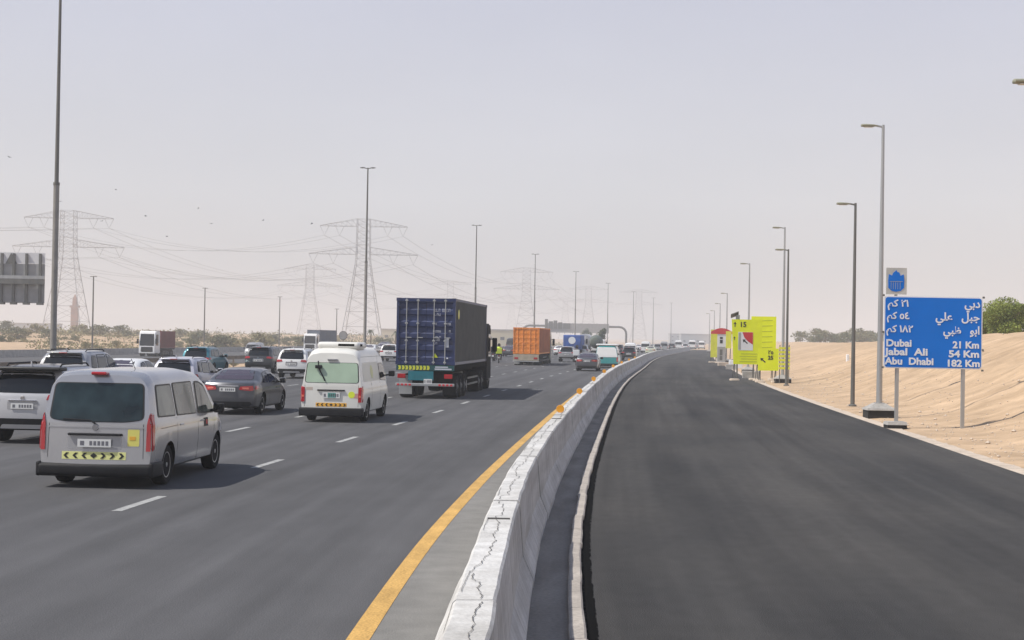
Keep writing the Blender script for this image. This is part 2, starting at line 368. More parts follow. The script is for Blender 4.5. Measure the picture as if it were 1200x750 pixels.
strip('tar_seam', .528, .625, steps([(2, 60, .06), (60, 150, .4), (150, 400, 3)]), .013, M['tar'], jag=.014)
# raised edge of the new asphalt course
strip('median_strip', lambda z: left_edge(z) - 14, lambda z: left_edge(z) - .3, ZR, -.0, M['median']) if False else None
oroad = strip('far_road', -82, -49, steps([(60, 700, 6)]), -1.10, M['asphalt_old'])
# painted lines
ZL = steps([(2, 110, 1), (110, 420, 5)])
yl = strip('edge_line', -1.53, -1.33, ZL, .008, M['yellow_paint'], road, None)
tag(yl, label='solid yellow edge line')
def line_off(k, z):
    first = interp([(10, -6.45), (23, -6.18), (31, -5.92), (39, -5.7), (53.5, -5.38), (81, -5.1), (140, -5.0), (900, -5.0)], z)
    return first - 3.62 * k * interp([(0, .98), (60, 1.0), (900, 1.0)], z)
def dash_mesh(k, z0, L=2.1, wd=.15):
    V = []; UV = []
    zc = z0
    for t in (0, .33, .66, 1):
        z = z0 + L * t; o = line_off(k, z)
        for s_ in (-wd / 2, wd / 2): V.append((C(z) + o + s_ - C(zc), z - zc, .004)); UV.append((o + s_, z))
    return mesh_data('lane_dash', V, [(0, 1, 3, 2), (2, 3, 5, 4), (4, 5, 7, 6)], [M['white_paint']], uv=UV)
nd = 0
for k in range(7):
    z = 22.1 - 7.42 * 2 + (3.2 * k) % 7.42
    while z < 260:
        if not (k == 1 and z < 30): link('lane_dash', dash_mesh(k, z), road, (C(z), z, 0)); nd += 1
        z += 7.42
strip('shoulder_line', lambda z: left_edge(z) + 1.0, lambda z: left_edge(z) + 1.15, ZR[20:], .004, M['yellow_paint'], road, None)
for k in (1, 2, 3):
    for j in range(14):
        z = 150 + j * 12 + k * 4
        V = [(C(zz) - 49 - k * 6.6 + s_, zz, -1.096) for zz in (z, z + 3) for s_ in (0, .15)]
        link('lane_dash', mesh_data('lane_dash', V, [(0, 1, 3, 2)], [M['white_paint']]), oroad)

# ------------------------------------------------------------------ concrete barrier
bar = empty('concrete_barrier', (0, 0, 0), label='long white concrete barrier with cracked top between the busy road and the empty new asphalt', cat='barrier')
PROF = [(0, .0), (0, .09), (-.11, .34), (-.155, .885), (-.175, .905), (-.415, .905), (-.435, .885), (-.60, .34), (-.75, .09), (-.75, 0)]
def seg_mesh(z0, z1, n, jx, jz):
    V = []; F = []; m = len(PROF)
    for i in range(n + 1):
        z = lerp(z0, z1, i / n); c_ = C(z)
        for (o, h) in PROF:
            wob = .007 * mnoise.noise(Vector((o * 6, z * 2.2, h * 5))) + .007 * mnoise.noise(Vector((z * .9, h * 2, 4)))
            V.append((c_ + o + jx + wob * (h > 0), z, h + (jz + .006 * mnoise.noise(Vector((z * 3, o * 9, 1))) if h > .5 else 0) - (0.03 if h == 0 else 0)))
    for i in range(n):
        for k in range(m - 1): F.append((i * m + k, i * m + k + 1, (i + 1) * m + k + 1, (i + 1) * m + k))
    F.append(tuple(range(m))); F.append(tuple(reversed(range(n * m, n * m + m))))
    me = mesh_data('barrier_segment', V, F, [M['barrier']])
    bm = bmesh.new(); bm.from_mesh(me); bmesh.ops.recalc_face_normals(bm, faces=bm.faces); bm.to_mesh(me); bm.free()
    return me
z = -8.05; k = 0; SEG = 3.0
crk = -.30
while z < 400:
    L = SEG if z < 130 else 9.0
    n = 10 if z < 60 else 5
    jx, jz = (rnd.uniform(-.012, .012), rnd.uniform(-.008, .008))
    sgm = link('barrier_segment', seg_mesh(z, z + L - .012, n, jx, jz), bar)
    if 0 < z < 75:
        # jagged crack along the top: a dark ribbon following a random walk
        V = []; F = []; zz = z + .03; i = 0; st = .05 if z < 30 else .12
        while zz < z + L - .05:
            crk += rnd.uniform(-.014, .014) + (-.30 - crk) * .06
            if rnd.random() < .05: crk += rnd.choice((-.035, .035))
            crk = min(-.2, max(-.39, crk)); wd = rnd.uniform(.0015, .005) * (1 if z < 25 else 1.5)
            V += [(C(zz) + crk + jx - wd, zz, .905 + jz + .006), (C(zz) + crk + jx + wd, zz, .905 + jz + .006)]
            if i: F.append((2 * i - 2, 2 * i - 1, 2 * i + 1, 2 * i))
            i += 1; zz += st * rnd.uniform(.6, 1.3)
        link('crack', mesh_data('crack', V, F, [M['crack']]), sgm)
    if 0 < z < 30:
        a = rnd.uniform(.2, 1.2); V = []; F = []; ox = -.40 - .0
        for i in range(14):
            zz = z + a + i * .07; ox += rnd.uniform(-.004, .004); V += [(C(zz) + ox + jx - .002, zz, .911 + jz), (C(zz) + ox + jx + .002, zz, .911 + jz)]
            if i: F.append((2 * i - 2, 2 * i - 1, 2 * i + 1, 2 * i))
        link('hairline_crack', mesh_data('hairline_crack', V, F, [M['crack']]), sgm)
    if k % 3 == 1 and 0 < z < 40:
        mb = MB(); mb.box(-.40, -.19, 0, .018, .897, .913); o = mb.build('joint_groove', M['crack'], sgm, loc=(C(z + 1.4) , z + 1.4, 0))
    z += L; k += 1
# thin dark joint sealed in the side
zs_ = [34.8, 46.8, 61.3, 76, 91, 106, 121, 136]
for zz in zs_:
    mb = MB(); mb.tube([(0, 0, .90), (0, 0, .93)], .02, 6); post = mb.build('reflector_stem', M['amber'], bar, loc=(C(zz) - .33, zz, 0))
    mb = MB(); mb.lathe([(.03, -.012), (.088, -.012), (.092, 0), (.088, .012), (.03, .012)], 'y', 12, (0, 0, .995)); mb.build('reflector', M['amber'], bar, sharp=40, loc=(C(zz) - .33, zz, 0))
# kerb stones
kerb = empty('kerb', (0, 0, 0), kind='structure')
z = 4.0
while z < 390:
    L = 1.5 if z < 60 else 6
    V = []; F = []
    prof = [(.375, -.02), (.378, .055), (.395, .066), (.50, .07), (.518, .055), (.52, -.02)]
    n = 3; m_ = len(prof); jx = rnd.uniform(-.008, .008)
    for i in range(n + 1):
        zz = lerp(z, z + L - .012, i / n)
        for (o, h) in prof: V.append((C(zz) + o + jx + .012 * mnoise.noise(Vector((zz * 3, o * 20, 2))), zz, h))
    for i in range(n):
        for k in range(m_ - 1): F.append((i * m_ + k, i * m_ + k + 1, (i + 1) * m_ + k + 1, (i + 1) * m_ + k))
    F += [tuple(range(m_)), tuple(reversed(range(n * m_, n * m_ + m_)))]
    me = mesh_data('kerb_stone', V, F, [M['kerb']]); bm = bmesh.new(); bm.from_mesh(me); bmesh.ops.recalc_face_normals(bm, faces=bm.faces); bm.to_mesh(me); bm.free()
    link('kerb_stone', me, kerb); z += L
# debris and pebbles on the sand
mb = MB()
for _ in range(3200):
    z = 30 + 90 * rnd.random() ** 1.6; o = edge(z) + .2 + abs(rnd.gauss(0, 1)) * 6
    s_ = rnd.uniform(.012, .045) * (2.2 if rnd.random() < .06 else 1); c_ = Vector((C(z) + o, z, ground_z(o, z) + s_ * .25))
    V = [c_ + Vector((rnd.uniform(.6, 1) * s_ * a, rnd.uniform(.6, 1) * s_ * b, rnd.uniform(.5, .8) * s_ * c2)) for a, b, c2 in ((1, 0, 0), (-1, 0, 0), (0, 1, 0), (0, -1, 0), (0, 0, 1), (0, 0, -1))]
    mb.add(V, [(0, 2, 4), (2, 1, 4), (1, 3, 4), (3, 0, 4), (2, 0, 5), (1, 2, 5), (3, 1, 5), (0, 3, 5)])
tag(mb.build('pebbles', M['verge']), label='small pebbles scattered over the sand slope', cat='pebbles', kind='stuff')

# ------------------------------------------------------------------ lamp posts along the new road
def lamp_post(px, z, H, arm, label, kind, group, off_x=None):
    x = X(px, z) if off_x is None else off_x
    g = ground_z(x - C(z), z)
    root = empty('street_lamp', (x, z, g), label=label, cat='street lamp', group=group)
    Hl = H - g
    silver = kind == 'silver'
    m = M['steel_light'] if silver else M['steel_dark']
    b0 = .5 if silver else .02
    mb = MB(); mb.tube([(0, 0, b0), (0, 0, Hl * .5), (0, 0, Hl)], [.105, .08, .05] if silver else [.09, .07, .05], 12); mb.build('pole', m, root, sharp=40)
    if silver:
        mb = MB(); mb.box(-.48, .48, -.4, .4, -.3, .26); mb.build('base_block', M['concrete_dark'], root)
        mb = MB(); mb.box(-.52, .52, -.44, .44, .262, .33, .03, .03); mb.box(-.46, .46, -.38, .38, .332, .5, .26, .2); mb.build('base_cap', M['concrete'], root)
        mb = MB(); mb.box(-.16, .16, -.16, .16, .502, .52); mb.build('base_plate', m, root)
    else:
        mb = MB(); mb.lathe([(.17, -.1), (.17, .06), (.11, .09)], n=12); mb.build('base_plate', m, root)
    mb = MB(); mb.tube([(0.02, 0, Hl - .08), (-.25, 0, Hl - .03)], .035, 8); mb.build('arm', m, root)
    V = []; prof = [(-.2, .05, .02), (-.35, .12, .05), (-.6, .15, .055), (-.6 - arm + .3, .13, .035), (-.62 - arm + .3, .06, .012)]
    mb = MB(); mb.tube([(p[0] * 1.0, 0, Hl - .03) for p in prof], [p[1] for p in prof], 10)
    for v in mb.V: v.z = Hl - .03 + (v.z - Hl + .03) * .38
    lh = mb.build('lamp_head', M['lamp_housing'], root, sharp=50)
    mb = MB(); mb.box(-.32 - arm + .12, -.36, -.09, .09, Hl - .092, Hl - .078); mb.build('lens', M['lamp_glass'], lh)
    return root
g1 = 'street lamps beside the new asphalt'
lamp_post(1030, 54, 10.3, .46, 'tall silver street lamp on black and white concrete block behind the blue distance sign', 'silver', g1)
lamp_post(999, 63, 8.35, .46, 'dark grey street lamp standing in sand just left of the blue sign', 'dark', g1)
lamp_post(0, 31, 7.98, .58, 'nearest street lamp with only its head reaching in at the right edge', 'dark', g1, off_x=C(31) + 9.78)
lamp_post(921.5, 91, 8.1, .46, 'dark street lamp rising from the right end of the yellow signs', 'dark', g1)
lamp_post(917, 97, 9.85, .46, 'silver street lamp close behind the dark one at the yellow signs', 'silver', g1)
lamp_post(876.5, 128, 9.1, .46, 'silver street lamp seen in front of the red and white arrow panel', 'silver', g1)
lamp_post(851, 183, 8.3, .46, 'slim distant street lamp between the two groups of yellow signs', 'silver', g1)
lamp_post(843, 230, 8.2, .46, 'distant street lamp above the red topped site sign', 'silver', g1)
lamp_post(836.5, 285, 8.2, .46, 'small hazy street lamp just left of the red topped site sign', 'silver', g1)
lamp_post(831, 340, 8.6, .46, 'farthest hazy street lamp at the end of the new asphalt', 'silver', g1)
# solar warning lamp above the yellow board
x = X(863.5, 103)
r = empty('solar_lamp', (x, 103, 0), label='small post with tilted solar panel rising above the big yellow board', cat='solar lamp')
mb = MB(); mb.tube([(0, 0, 0), (0, 0, 4.55)], .05, 8); mb.build('post', M['steel_dark'], r)
mb = MB(); mb.box(-.5, .05, -.35, .35, -.025, .025); o = mb.build('solar_panel', M['steel_dark'], r, loc=(0, 0, 4.45), rot=(R(-20), R(-22), 0))
mb = MB(); mb.rbox(-.12, .12, -.12, .12, 4.05, 4.35, .02); mb.build('battery_box', M['steel_light'], r)

# ------------------------------------------------------------------ tall median lamps
g2 = 'tall double headed lamp posts on the median'
first = None
med = [(80, 61.5, 'nearest tall lamp post on the median, cut off by the top of the picture'),
       (160, 427, 'tall double headed lamp post rising behind the white minibus'),
       (240, 556, 'double headed lamp post rising behind the blue container'),
       (320, 625.5, 'double headed lamp post rising behind the orange container'),
       (400, 673.5, 'hazy double headed lamp post beyond the blue tarpaulin truck'),
       (480, 711.5, 'hazy double headed lamp post at the right end of the far gantry'),
       (560, 741.5, 'faint double headed lamp post just right of the far gantry'),
       (640, 765, 'very faint far lamp post above the distant cars'),
       (720, 786, 'faintest far lamp post near the end of the barrier')]
for z, px, lab in med:
    x = X(px, z)
    if first is None:
        r = empty('median_lamp_post', (x, z, 0), label=lab, cat='street lamp', group=g2); H = 20
        mb = MB(); mb.tube([(0, 0, 0), (0, 0, 10.1)], [.165, .15], 16); mb.build('lower_pole', mat('dull_pole_steel', (.27, .265, .25), .55, metal=.3, var=.15, scale=2), r, sharp=40)
        mb = MB(); mb.tube([(0, 0, 10.1), (0, 0, 10.25)], .17, 16); mb.build('collar', M['steel_dark'], r, sharp=40)
        mb = MB(); mb.tube([(0, 0, 10.25), (0, 0, H)], [.11, .07], 12); mb.build('upper_pole', M['steel_dark'], r, sharp=40)
        mb = MB(); mb.rbox(-.35, .35, -.35, .35, -.3, .25, .03); mb.build('footing', M['concrete'], r)
        for s_ in (-1, 1):
            mb = MB(); mb.tube([(0, 0, H - .1), (s_ * .35, 0, H - .02)], .045, 8); mb.build('arm', M['steel_dark'], r)
            mb = MB(); mb.tube([(s_ * .28, 0, H), (s_ * .5, 0, H), (s_ * .8, 0, H)], [.07, .16, .08], 10)
            for v in mb.V: v.z = H + (v.z - H) * .5
            mb.build('lamp_head', M['steel_dark'], r, sharp=50)
        first = r
    else:
        r = copy_tree(first); r.location = (x, z, 0); r['label'] = lab
for px, z, zt, lab in ((108, 230, 10.6, 'thin pole on the desert left of the white lorry'), (239, 285, 10.7, 'thin pole on the desert right of the red container lorry'), (327, 330, 10.4, 'thin pole left of the dark box lorry'), (394, 360, 8.5, 'faint thin pole right of the dark box lorry')):
    x = X(px, z); g = ground_z(x - C(z), z)
    r = empty('thin_pole', (x, z, g), label=lab, cat='pole', group='thin poles on the far side')
    mb = MB(); mb.tube([(0, 0, -.3), (0, 0, zt - g)], [.14, .09], 8); mb.build('shaft', M['steel_dark'], r, sharp=40)
    mb = MB(); mb.rbox(-.5, .5, -.12, .12, zt - g - .06, zt - g + .04, .03); mb.build('lamp_head', M['steel_dark'], r)

# ------------------------------------------------------------------ guard rail and far concrete wall
gr = empty('guard_rail', (0, 0, 0), label='low metal guard rail along the median behind the traffic', cat='guard rail')
beam_prof = [(-.02, .48), (-.05, .53), (-.02, .60), (-.02, .64), (-.05, .71), (-.02, .76), (.02, .76), (.02, .48)]
V = []; F = []; zl = steps([(40, 320, 4)]); m_ = len(beam_prof)
for z in zl:
    for a, h in beam_prof: V.append((C(z) + left_edge(z) - .9 + a, z, h + .05))
for i in range(len(zl) - 1):
    for k in range(m_): F.append((i * m_ + k, i * m_ + (k + 1) % m_, (i + 1) * m_ + (k + 1) % m_, (i + 1) * m_ + k))
link('rail_beam', mesh_data('rail_beam', V, F, [M['rail']]), gr)
mb = MB(); mb.box(-.06, .06, -.05, .05, -.2, .78); pm = mb.data('rail_post', M['rail'])
for z in range(42, 320, 4): link('rail_post', pm, gr, (C(z) + left_edge(z) - 1.0, z, 0))
fw = empty('concrete_wall', (0, 0, 0), label='low grey concrete wall along the far side of the opposite carriageway', cat='wall')
zl = [60 + 9 * i for i in range(56)]
for a, b in zip(zl, zl[1:]):
    mb = MB(); V = []
    for (z) in (a, b - .06):
        for o, h in ((-82.6, -1.3), (-82.1, -1.3), (-82.25, -.15), (-82.45, -.15)): V.append((C(z) + o, z, h))
    mb.add(V, [(0, 1, 5, 4), (1, 2, 6, 5), (2, 3, 7, 6), (3, 0, 4, 7), (0, 3, 2, 1), (4, 5, 6, 7)]); mb.build('wall_panel', M['concrete'], fw)

# ------------------------------------------------------------------ blue distance sign
def hor(px): return 395 + (px - 600) * .01746
def zat(px, py, z): return CAM_H + (hor(px) - py) * z / FPX
Zs = 47.3; BX = X(1034.5, Zs, 2.0) + .02; BW, BH = 3.05, 2.22; zb = zat(1092, 432, Zs)
sg = empty('distance_sign', (BX, Zs, 0), R(1.0), label='blue road sign listing distances in Arabic and English in the sand beside the road', cat='road sign')
def rpoly(x0, x1, y0, y1, r, n=5):
    P = []
    for cx, cy, a0 in ((x1 - r, y0 + r, -90), (x1 - r, y1 - r, 0), (x0 + r, y1 - r, 90), (x0 + r, y0 + r, 180)):
        for i in range(n + 1): a = R(a0 + 90 * i / n); P.append((cx + r * math.cos(a), cy + r * math.sin(a)))
    return P
mb = MB(); mb.prism(rpoly(0, BW, zb, zb + BH, .1), 0, .03); mb.build('sign_border', M['sign_white'], sg)
mb = MB(); mb.prism(rpoly(.035, BW - .035, zb + .035, zb + BH - .035, .08), -.006, .002); face = mb.build('sign_face', M['sign_blue'], sg)
for px_ in (1051, 1129):
    xx = X(px_, Zs) - BX; g = ground_z(BX + xx - C(Zs), Zs)
    mb = MB(); mb.box(xx - .05, xx + .05, .034, .13, g - .4, zb + BH - .12); mb.build('post', M['steel_light'], sg)
xx = X(1051, Zs) - BX; g = ground_z(BX + xx - C(Zs), Zs)
mb = MB(); mb.box(xx - .33, xx + .26, -.2, .32, g - .35, g + .14); mb.build('footing', M['concrete_dark'], sg)
mb = MB(); mb.box(xx - .35, xx + .28, -.22, .34, g + .142, g + .24, .03, .03); mb.build('footing_cap', M['concrete'], sg)
for xx, zz in ((-.02, zb + .02), (-.02, zb + BH * .5), (-.02, zb + BH + .02), (BW + .02, zb - .03), (BW + .02, zb + .6), (BW + .03, zb + BH + .0)):
    mb = MB(); mb.box(xx - .03, xx + .03, -.01, .04, zz - .03, zz + .03); mb.build('clamp', M['steel_dark'], sg)
ROT = (R(90), 0, 0); PX = 1 / 218.0
def sx_(p): return (p - 38) * PX
def sz_(p): return zb + BH - (p - 206) * PX
AR = dict(bold=.016)
def put(body, x0, x1, base, size, bold=.010):
    text_part('lettering', body, size, M['sign_white'], sg, (sx_(x0), -.010, sz_(base)), ROT, width=(x1 - x0) * PX, bold=bold)
put('\ufee2\ufedb \u0662\u0661', 62, 202, 275, .29, .007); put('\ufef2\ufe91\ufea9', 580, 684, 275, .34, .008)
put('\ufee2\ufedb \u0665\u0664', 58, 210, 358, .29, .007); put('\ufef2\ufee0\ufecb   \ufede\ufe92\ufe9f', 385, 682, 364, .34, .008)
put('\ufee2\ufedb \u0661\u0668\u0662', 55, 235, 447, .29, .007); put('\ufef2\ufe92\ufec7   \ufeee\ufe91\u0627', 438, 682, 454, .34, .008)
put('Dubai', 52, 222, 543, .30); put('21 Km', 503, 681, 548, .29)
put('Jabal  Ali', 50, 343, 601, .30); put('54 Km', 476, 681, 609, .29)
put('Abu  Dhabi', 48, 378, 664, .30); put('182 Km', 460, 676, 672, .29)
# small emblem plate above its left end
em = empty('emblem_sign', (BX + .05, Zs, 0), R(1.0), label='small white plate with blue emblem above the left end of the blue sign', cat='sign')
ez0 = zb + BH + .05
mb = MB(); mb.prism(rpoly(0, .64, ez0, ez0 + .82, .02), .005, .03); mb.build('plate', mat('weathered_white_plate', (.52, .52, .49), .6, var=.15, scale=3), em)
cx = .31; c0 = ez0 + .08
sh = [(cx - .24, c0 + .12), (cx - .14, c0 + .03), (cx, c0), (cx + .14, c0 + .03), (cx + .24, c0 + .12), (cx + .25, c0 + .34), (cx + .23, c0 + .54), (cx + .13, c0 + .50), (cx + .09, c0 + .60), (cx + .03, c0 + .61), (cx, c0 + .67), (cx - .05, c0 + .62), (cx - .1, c0 + .58), (cx - .13, c0 + .50), (cx - .23, c0 + .54), (cx - .25, c0 + .34)]
mb = MB(); mb.prism(sh, -.003, .006); e_ = mb.build('emblem', M['sign_blue'], em)
for i, xo in enumerate((-.16, -.09, -.02, .05, .12)):
    mb = MB(); mb.box(cx + xo - .006, cx + xo + .006, -.008, -.002, c0 + .08, c0 + .3); mb.build('emblem_stripe', M['steel_light'], e_)
mb = MB(); mb.box(cx - .2, cx + .2, -.008, -.002, c0 + .31, c0 + .325); mb.build('emblem_band', M['steel_light'], e_)
mb = MB(); mb.box(.28, .36, .031, .09, zb + BH - .3, ez0 + .7); mb.build('bracket', M['steel_light'], em)

# ------------------------------------------------------------------ temporary yellow signs
def board(name, px0, px1, y0, y1, z, m, label, cat='work sign', skew=0, legs=True, yaw=0):
    x0, x1 = X(px0, z, 2), X(px1, z, 2); zt, zl = zat(px0, y0, z), zat(px0, y1, z); g = ground_z(x0 - C(z), z)
    r = empty(name, (x0, z, 0), yaw, label=label, cat=cat); W = x1 - x0
    mb = MB(); mb.prism([(0 + skew, zl), (W, zl), (W, zt), (0, zt)], 0, .03); mb.build('panel', m, r)
    mb = MB()
    for xx in (W * .12, W * .88): mb.tube([(xx, .05, g - .2), (xx, .05, zt - .1)], .03, 6)
    for zz in (zl + .3, zt - .3): mb.box(0.02, W - .02, .032, .06, zz - .02, zz + .02)
    if legs:
        for xx in (W * .12, W * .88): mb.tube([(xx, .05, zl + .4), (xx, .9, g)], .025, 6); 
    mb.build('frame', M['steel_dark'], r)
    if legs:
        for xx in (W * .12, W * .88):
            mb = MB(); mb.rbox(xx - .3, xx + .3, -.25, .3, g - .1, g + .16, .06); mb.build('sandbag', M['verge'], r, sharp=60)
    return r, W, zl, zt
def arrow(W, x, zc, s_, ang, m, parent, y=-.006):
    P = [(-.5, -.09), (.1, -.09), (.1, -.3), (.5, 0), (.1, .3), (.1, .09), (-.5, .09)]
    P = [(x + s_ * (p[0] * math.cos(ang) - p[1] * math.sin(ang)), zc + s_ * (p[0] * math.sin(ang) + p[1] * math.cos(ang))) for p in P]
    mb = MB(); mb.prism(P, y, y + .004); return mb.build('arrow', m, parent)
r, W, zl, zt = board('work_sign', 857, 893, 374, 426.5, 101, M['fluoro'], 'big fluorescent yellow board with an up arrow and red and white arrow panel', skew=.15, yaw=R(2))
arrow(W, .22, zt - .33, .34, R(90), M['black'], r); text_part('lettering', '15', .46, M['black'], r, (.52, -.006, zt - .48), ROT, bold=.012)
arrow(W, .20, zt - 1.25, .24, R(90), M['black'], r)
mb = MB(); mb.box(.44, 1.42, -.012, -.004, zl + .92, zl + 2.12); ip = mb.build('inset_panel', M['sign_white'], r)
mb = MB(); mb.box(.46, .62, -.017, -.0125, zl + .96, zl + 2.08); mb.build('grey_bar', M['steel_light'], ip)
mb = MB(); mb.prism([(.72, zl + 2.11), (1.41, zl + 2.11), (1.41, zl + 1.3), (1.1, zl + 1.5), (.85, zl + 1.75)], -.018, -.0125); mb.build('red_shape', M['red'], ip)
arrow(W, .90, zl + 1.5, .42, R(140), M['black'], ip, -.018)
for i in range(4):
    mb = MB(); mb.box(.55 + .1 * (i % 2), 1.7, -.008, -.001, zl + .16 + .17 * i, zl + .2 + .17 * i); mb.build('print_line', M['olive'], r)
r, W, zl, zt = board('work_sign', 880, 909, 370.5, 423, 103, M['fluoro'], 'upper fluorescent yellow board of faint printed lines behind the arrow board', yaw=R(-3))
for i in range(7):
    z0 = zt - .32 - .36 * i
    mb = MB(); mb.prism([(.55 - .1 * (i % 2), z0), (1.42, z0 + .05), (1.42, z0 + .09), (.55 - .1 * (i % 2), z0 + .04)], -.008, -.002); mb.build('print_line', M['olive'], r)
r, W, zl, zt = board('work_sign', 888.5, 912.5, 408, 434, 97.5, M['fluoro'], 'small fluorescent yellow board with slanted arrow, lowest in the yellow group', yaw=R(-2))
arrow(W, .30, zt - .75, .42, R(140), M['black'], r)
text_part('lettering', '\u0662\u0665', .34, M['black'], r, (.62, -.006, zt - .36), ROT, bold=.012); text_part('lettering', '25', .34, M['black'], r, (.62, -.006, zt - .70), ROT, bold=.014)

# open slatted board
x0, x1 = X(913, 96, 2), X(926, 96, 2); r = empty('slatted_barricade', (x0, 96, 0), label='open barricade of pale yellow slats at the foot of the dark lamp', cat='barricade'); W = x1 - x0
zt, zl = zat(913, 405, 96), zat(913, 433, 96); n = 6
for i in range(n):
    z0 = lerp(zl, zt, i / n); mb = MB(); mb.box(0, W, 0, .025, z0 + .02, z0 + .17); mb.build('slat', M['fluoro_dull'], r)
for xx in (.06, W - .06):
    mb = MB(); mb.box(xx - .025, xx + .025, .027, .08, ground_z(x0 - C(96), 96) - .1, zt + .05); mb.build('post', M['steel_dark'], r)
# far group
r, W, zl, zt = board('work_sign', 832.8, 840.5, 386, 418.5, 182, M['fluoro_dull'], 'tall narrow yellow board farthest along the road edge', skew=0)
r, W, zl, zt = board('work_sign', 850.5, 857, 388, 408, 176, M['fluoro_dull'], 'narrow yellow board between the white panel and the big yellow board')
r, W, zl, zt = board('site_sign', 840.5, 850.5, 387, 424, 178, M['sign_white'], 'white site panel with red arched top between two narrow yellow boards', skew=0)
mb = MB(); a = [( -.75 + 2.5 * i / 10, zt - .15 + .42 * math.sin(math.pi * i / 10)) for i in range(11)]; mb.prism(a + [(1.75, zt - .42), (-.75, zt - .42)], -.05, -.01); mb.build('red_arch', M['red'], r)
for i, (a, b) in enumerate(((zt - .75, zt - 1.0), (zt - 1.1, zt - 1.5), (zt - 2.2, zt - 2.9), (zl + .2, zl + .7))):
    mb = MB(); mb.box(.3, .62, -.02, -.005, b, a); mb.build('print_block', M['black'] if i < 2 else M['steel_dark'], r)
mb = MB(); mb.box(.02, .95, -.015, -.004, zl + .05, zt - 1.9); mb.build('grey_field', M['steel_light'], r)
def block(name, px, z, wd, dp, hh, m, label, cat, o=None):
    x = X(px, z); g = ground_z(x - C(z), z)
    mb = MB(); mb.rbox(-wd / 2, wd / 2, -dp / 2, dp / 2, -.1, hh, .04); return tag(mb.build(name, m, None, loc=(x, z, g), rot=(0, 0, rnd.uniform(-.2, .2))), label, cat)
block('concrete_block', 880, 108, 1.2, .5, .55, M['concrete'], 'pale concrete block under the yellow boards', 'concrete block')
block('concrete_block', 857, 140, 1.0, .5, .5, M['concrete'], 'concrete block at the road edge left of the big yellow board', 'concrete block')
block('sandbag', 848, 160, 1.2, .5, .4, M['verge'], 'pale sandbag below the white site panel', 'sandbag')
block('water_barrier', 862, 150, 1.3, .45, .8, M['sign_white'], 'small white plastic water barrier beside the far site panel', 'barrier')
mk = block('marker_stone', 993, 118, .22, .22, .5, M['sign_white'], 'tiny white marker on the crest of the sand left of the sign', 'marker')

# ------------------------------------------------------------------ sign gantry at the left edge, seen from behind
Zg = 150; s_ = Zg / FPX
gx = X(52.5, Zg, 8); r = empty('sign_gantry', (gx, Zg, -1.1), label='back of a grey overhead sign panel on dark beam at the left edge', cat='sign gantry')
zz = lambda y: zat(30, y, Zg) + 1.1
mb = MB(); mb.box(-8.3, 0, 0, .06, zz(355), zz(309)); mb.build('sign_panel', M['sign_back'], r)
mb = MB(); mb.box(-8.3, 0, .0, .05, zz(308.6), zz(296)); mb.build('top_panel', mat('sky_toned_sign_back', (.70, .70, .71), .55, var=.08, scale=1), r)  # pale colour stands in for sky showing through the open top
for px_ in (-38, -18, 2, 16, 31, 47):
    xx = (px_ - 52) * s_; mb = MB(); mb.box(xx - .12, xx + .12, -.24, -.02, zz(357), zz(297)); mb.build('strut', M['steel_dark'], r)
    mb = MB(); mb.box(xx - .2, xx + .35, -.5, .1, zz(357), zz(354.3)); mb.build('strut_foot', M['steel_dark'], r)
mb = MB(); mb.box(-24, .1, -.62, -.26, zz(333), zz(327)); mb.build('cross_beam', M['steel_dark'], r)
mb = MB(); mb.box(-24, .1, -.62, -.26, zz(326.8), zz(323)); mb.build('beam_top', M['steel_light'], r)
xx = (12.5 - 52) * s_; mb = MB(); mb.prism([(xx - .55, zz(309)), (xx + .6, zz(309)), (xx, zz(296.5))], -.1, -.02); mb.build('triangle_plate', M['steel_dark'], r)
mb = MB(); mb.tube([(-14, -.44, -.3), (-14, -.44, zz(323))], .3, 12); mb.build('post', M['steel_light'], r, sharp=40)

# ------------------------------------------------------------------ far gantry over the opposite lanes
Zf = 600; s_ = Zf / FPX; xl, xr = X(612, Zf, 8), X(734, Zf, 8); r = empty('arched_gantry', ((xl + xr) / 2, Zf, 0), label='wide arched gantry with long grey sign panel spanning the far lanes', cat='sign gantry')
W = (xr - xl) / 2; zt = zat(690, 382.5, Zf); rad = 2.7
P = [(-W, 0, -1), (-W, 0, zt - rad)] + [(-W + rad - rad * math.cos(a), 0, zt - rad + rad * math.sin(a)) for a in (R(22), R(45), R(68))] + [(-W + rad, 0, zt)]
P = P + [(-p[0], 0, p[2]) for p in reversed(P)]
mb = MB(); mb.tube(P, .42, 10); mb.build('arch_beam', M['steel_dark'], r, sharp=50)
xa = X(638.5, Zf, 8) - (xl + xr) / 2; xb = X(713.5, Zf, 8) - (xl + xr) / 2
mb = MB(); mb.box(xa, xb, -.7, -.45, zat(675, 390, Zf), zat(675, 379, Zf)); mb.build('long_panel', M['sign_back'], r)
for i, (a, b, y) in enumerate(((638.5, 642, 374), (643, 648, 376.5), (648.6, 653, 375.5), (654, 659, 377.5), (660, 668, 378.5))):
    mb = MB(); o_ = (xl + xr) / 2; mb.box(X(a, Zf, 8) - o_, X(b, Zf, 8) - o_, -.9, -.71, zat(650, 385, Zf), zat(650, y, Zf)); mb.build('sign_panel', M['steel_dark'], r)
for i in range(8):
    xx = lerp(xa, xb, (i + .5) / 8); mb = MB(); mb.box(xx - .12, xx + .12, -.44, .1, zat(675, 391, Zf), zat(675, 378.5, Zf)); mb.build('hanger', M['steel_dark'], r)
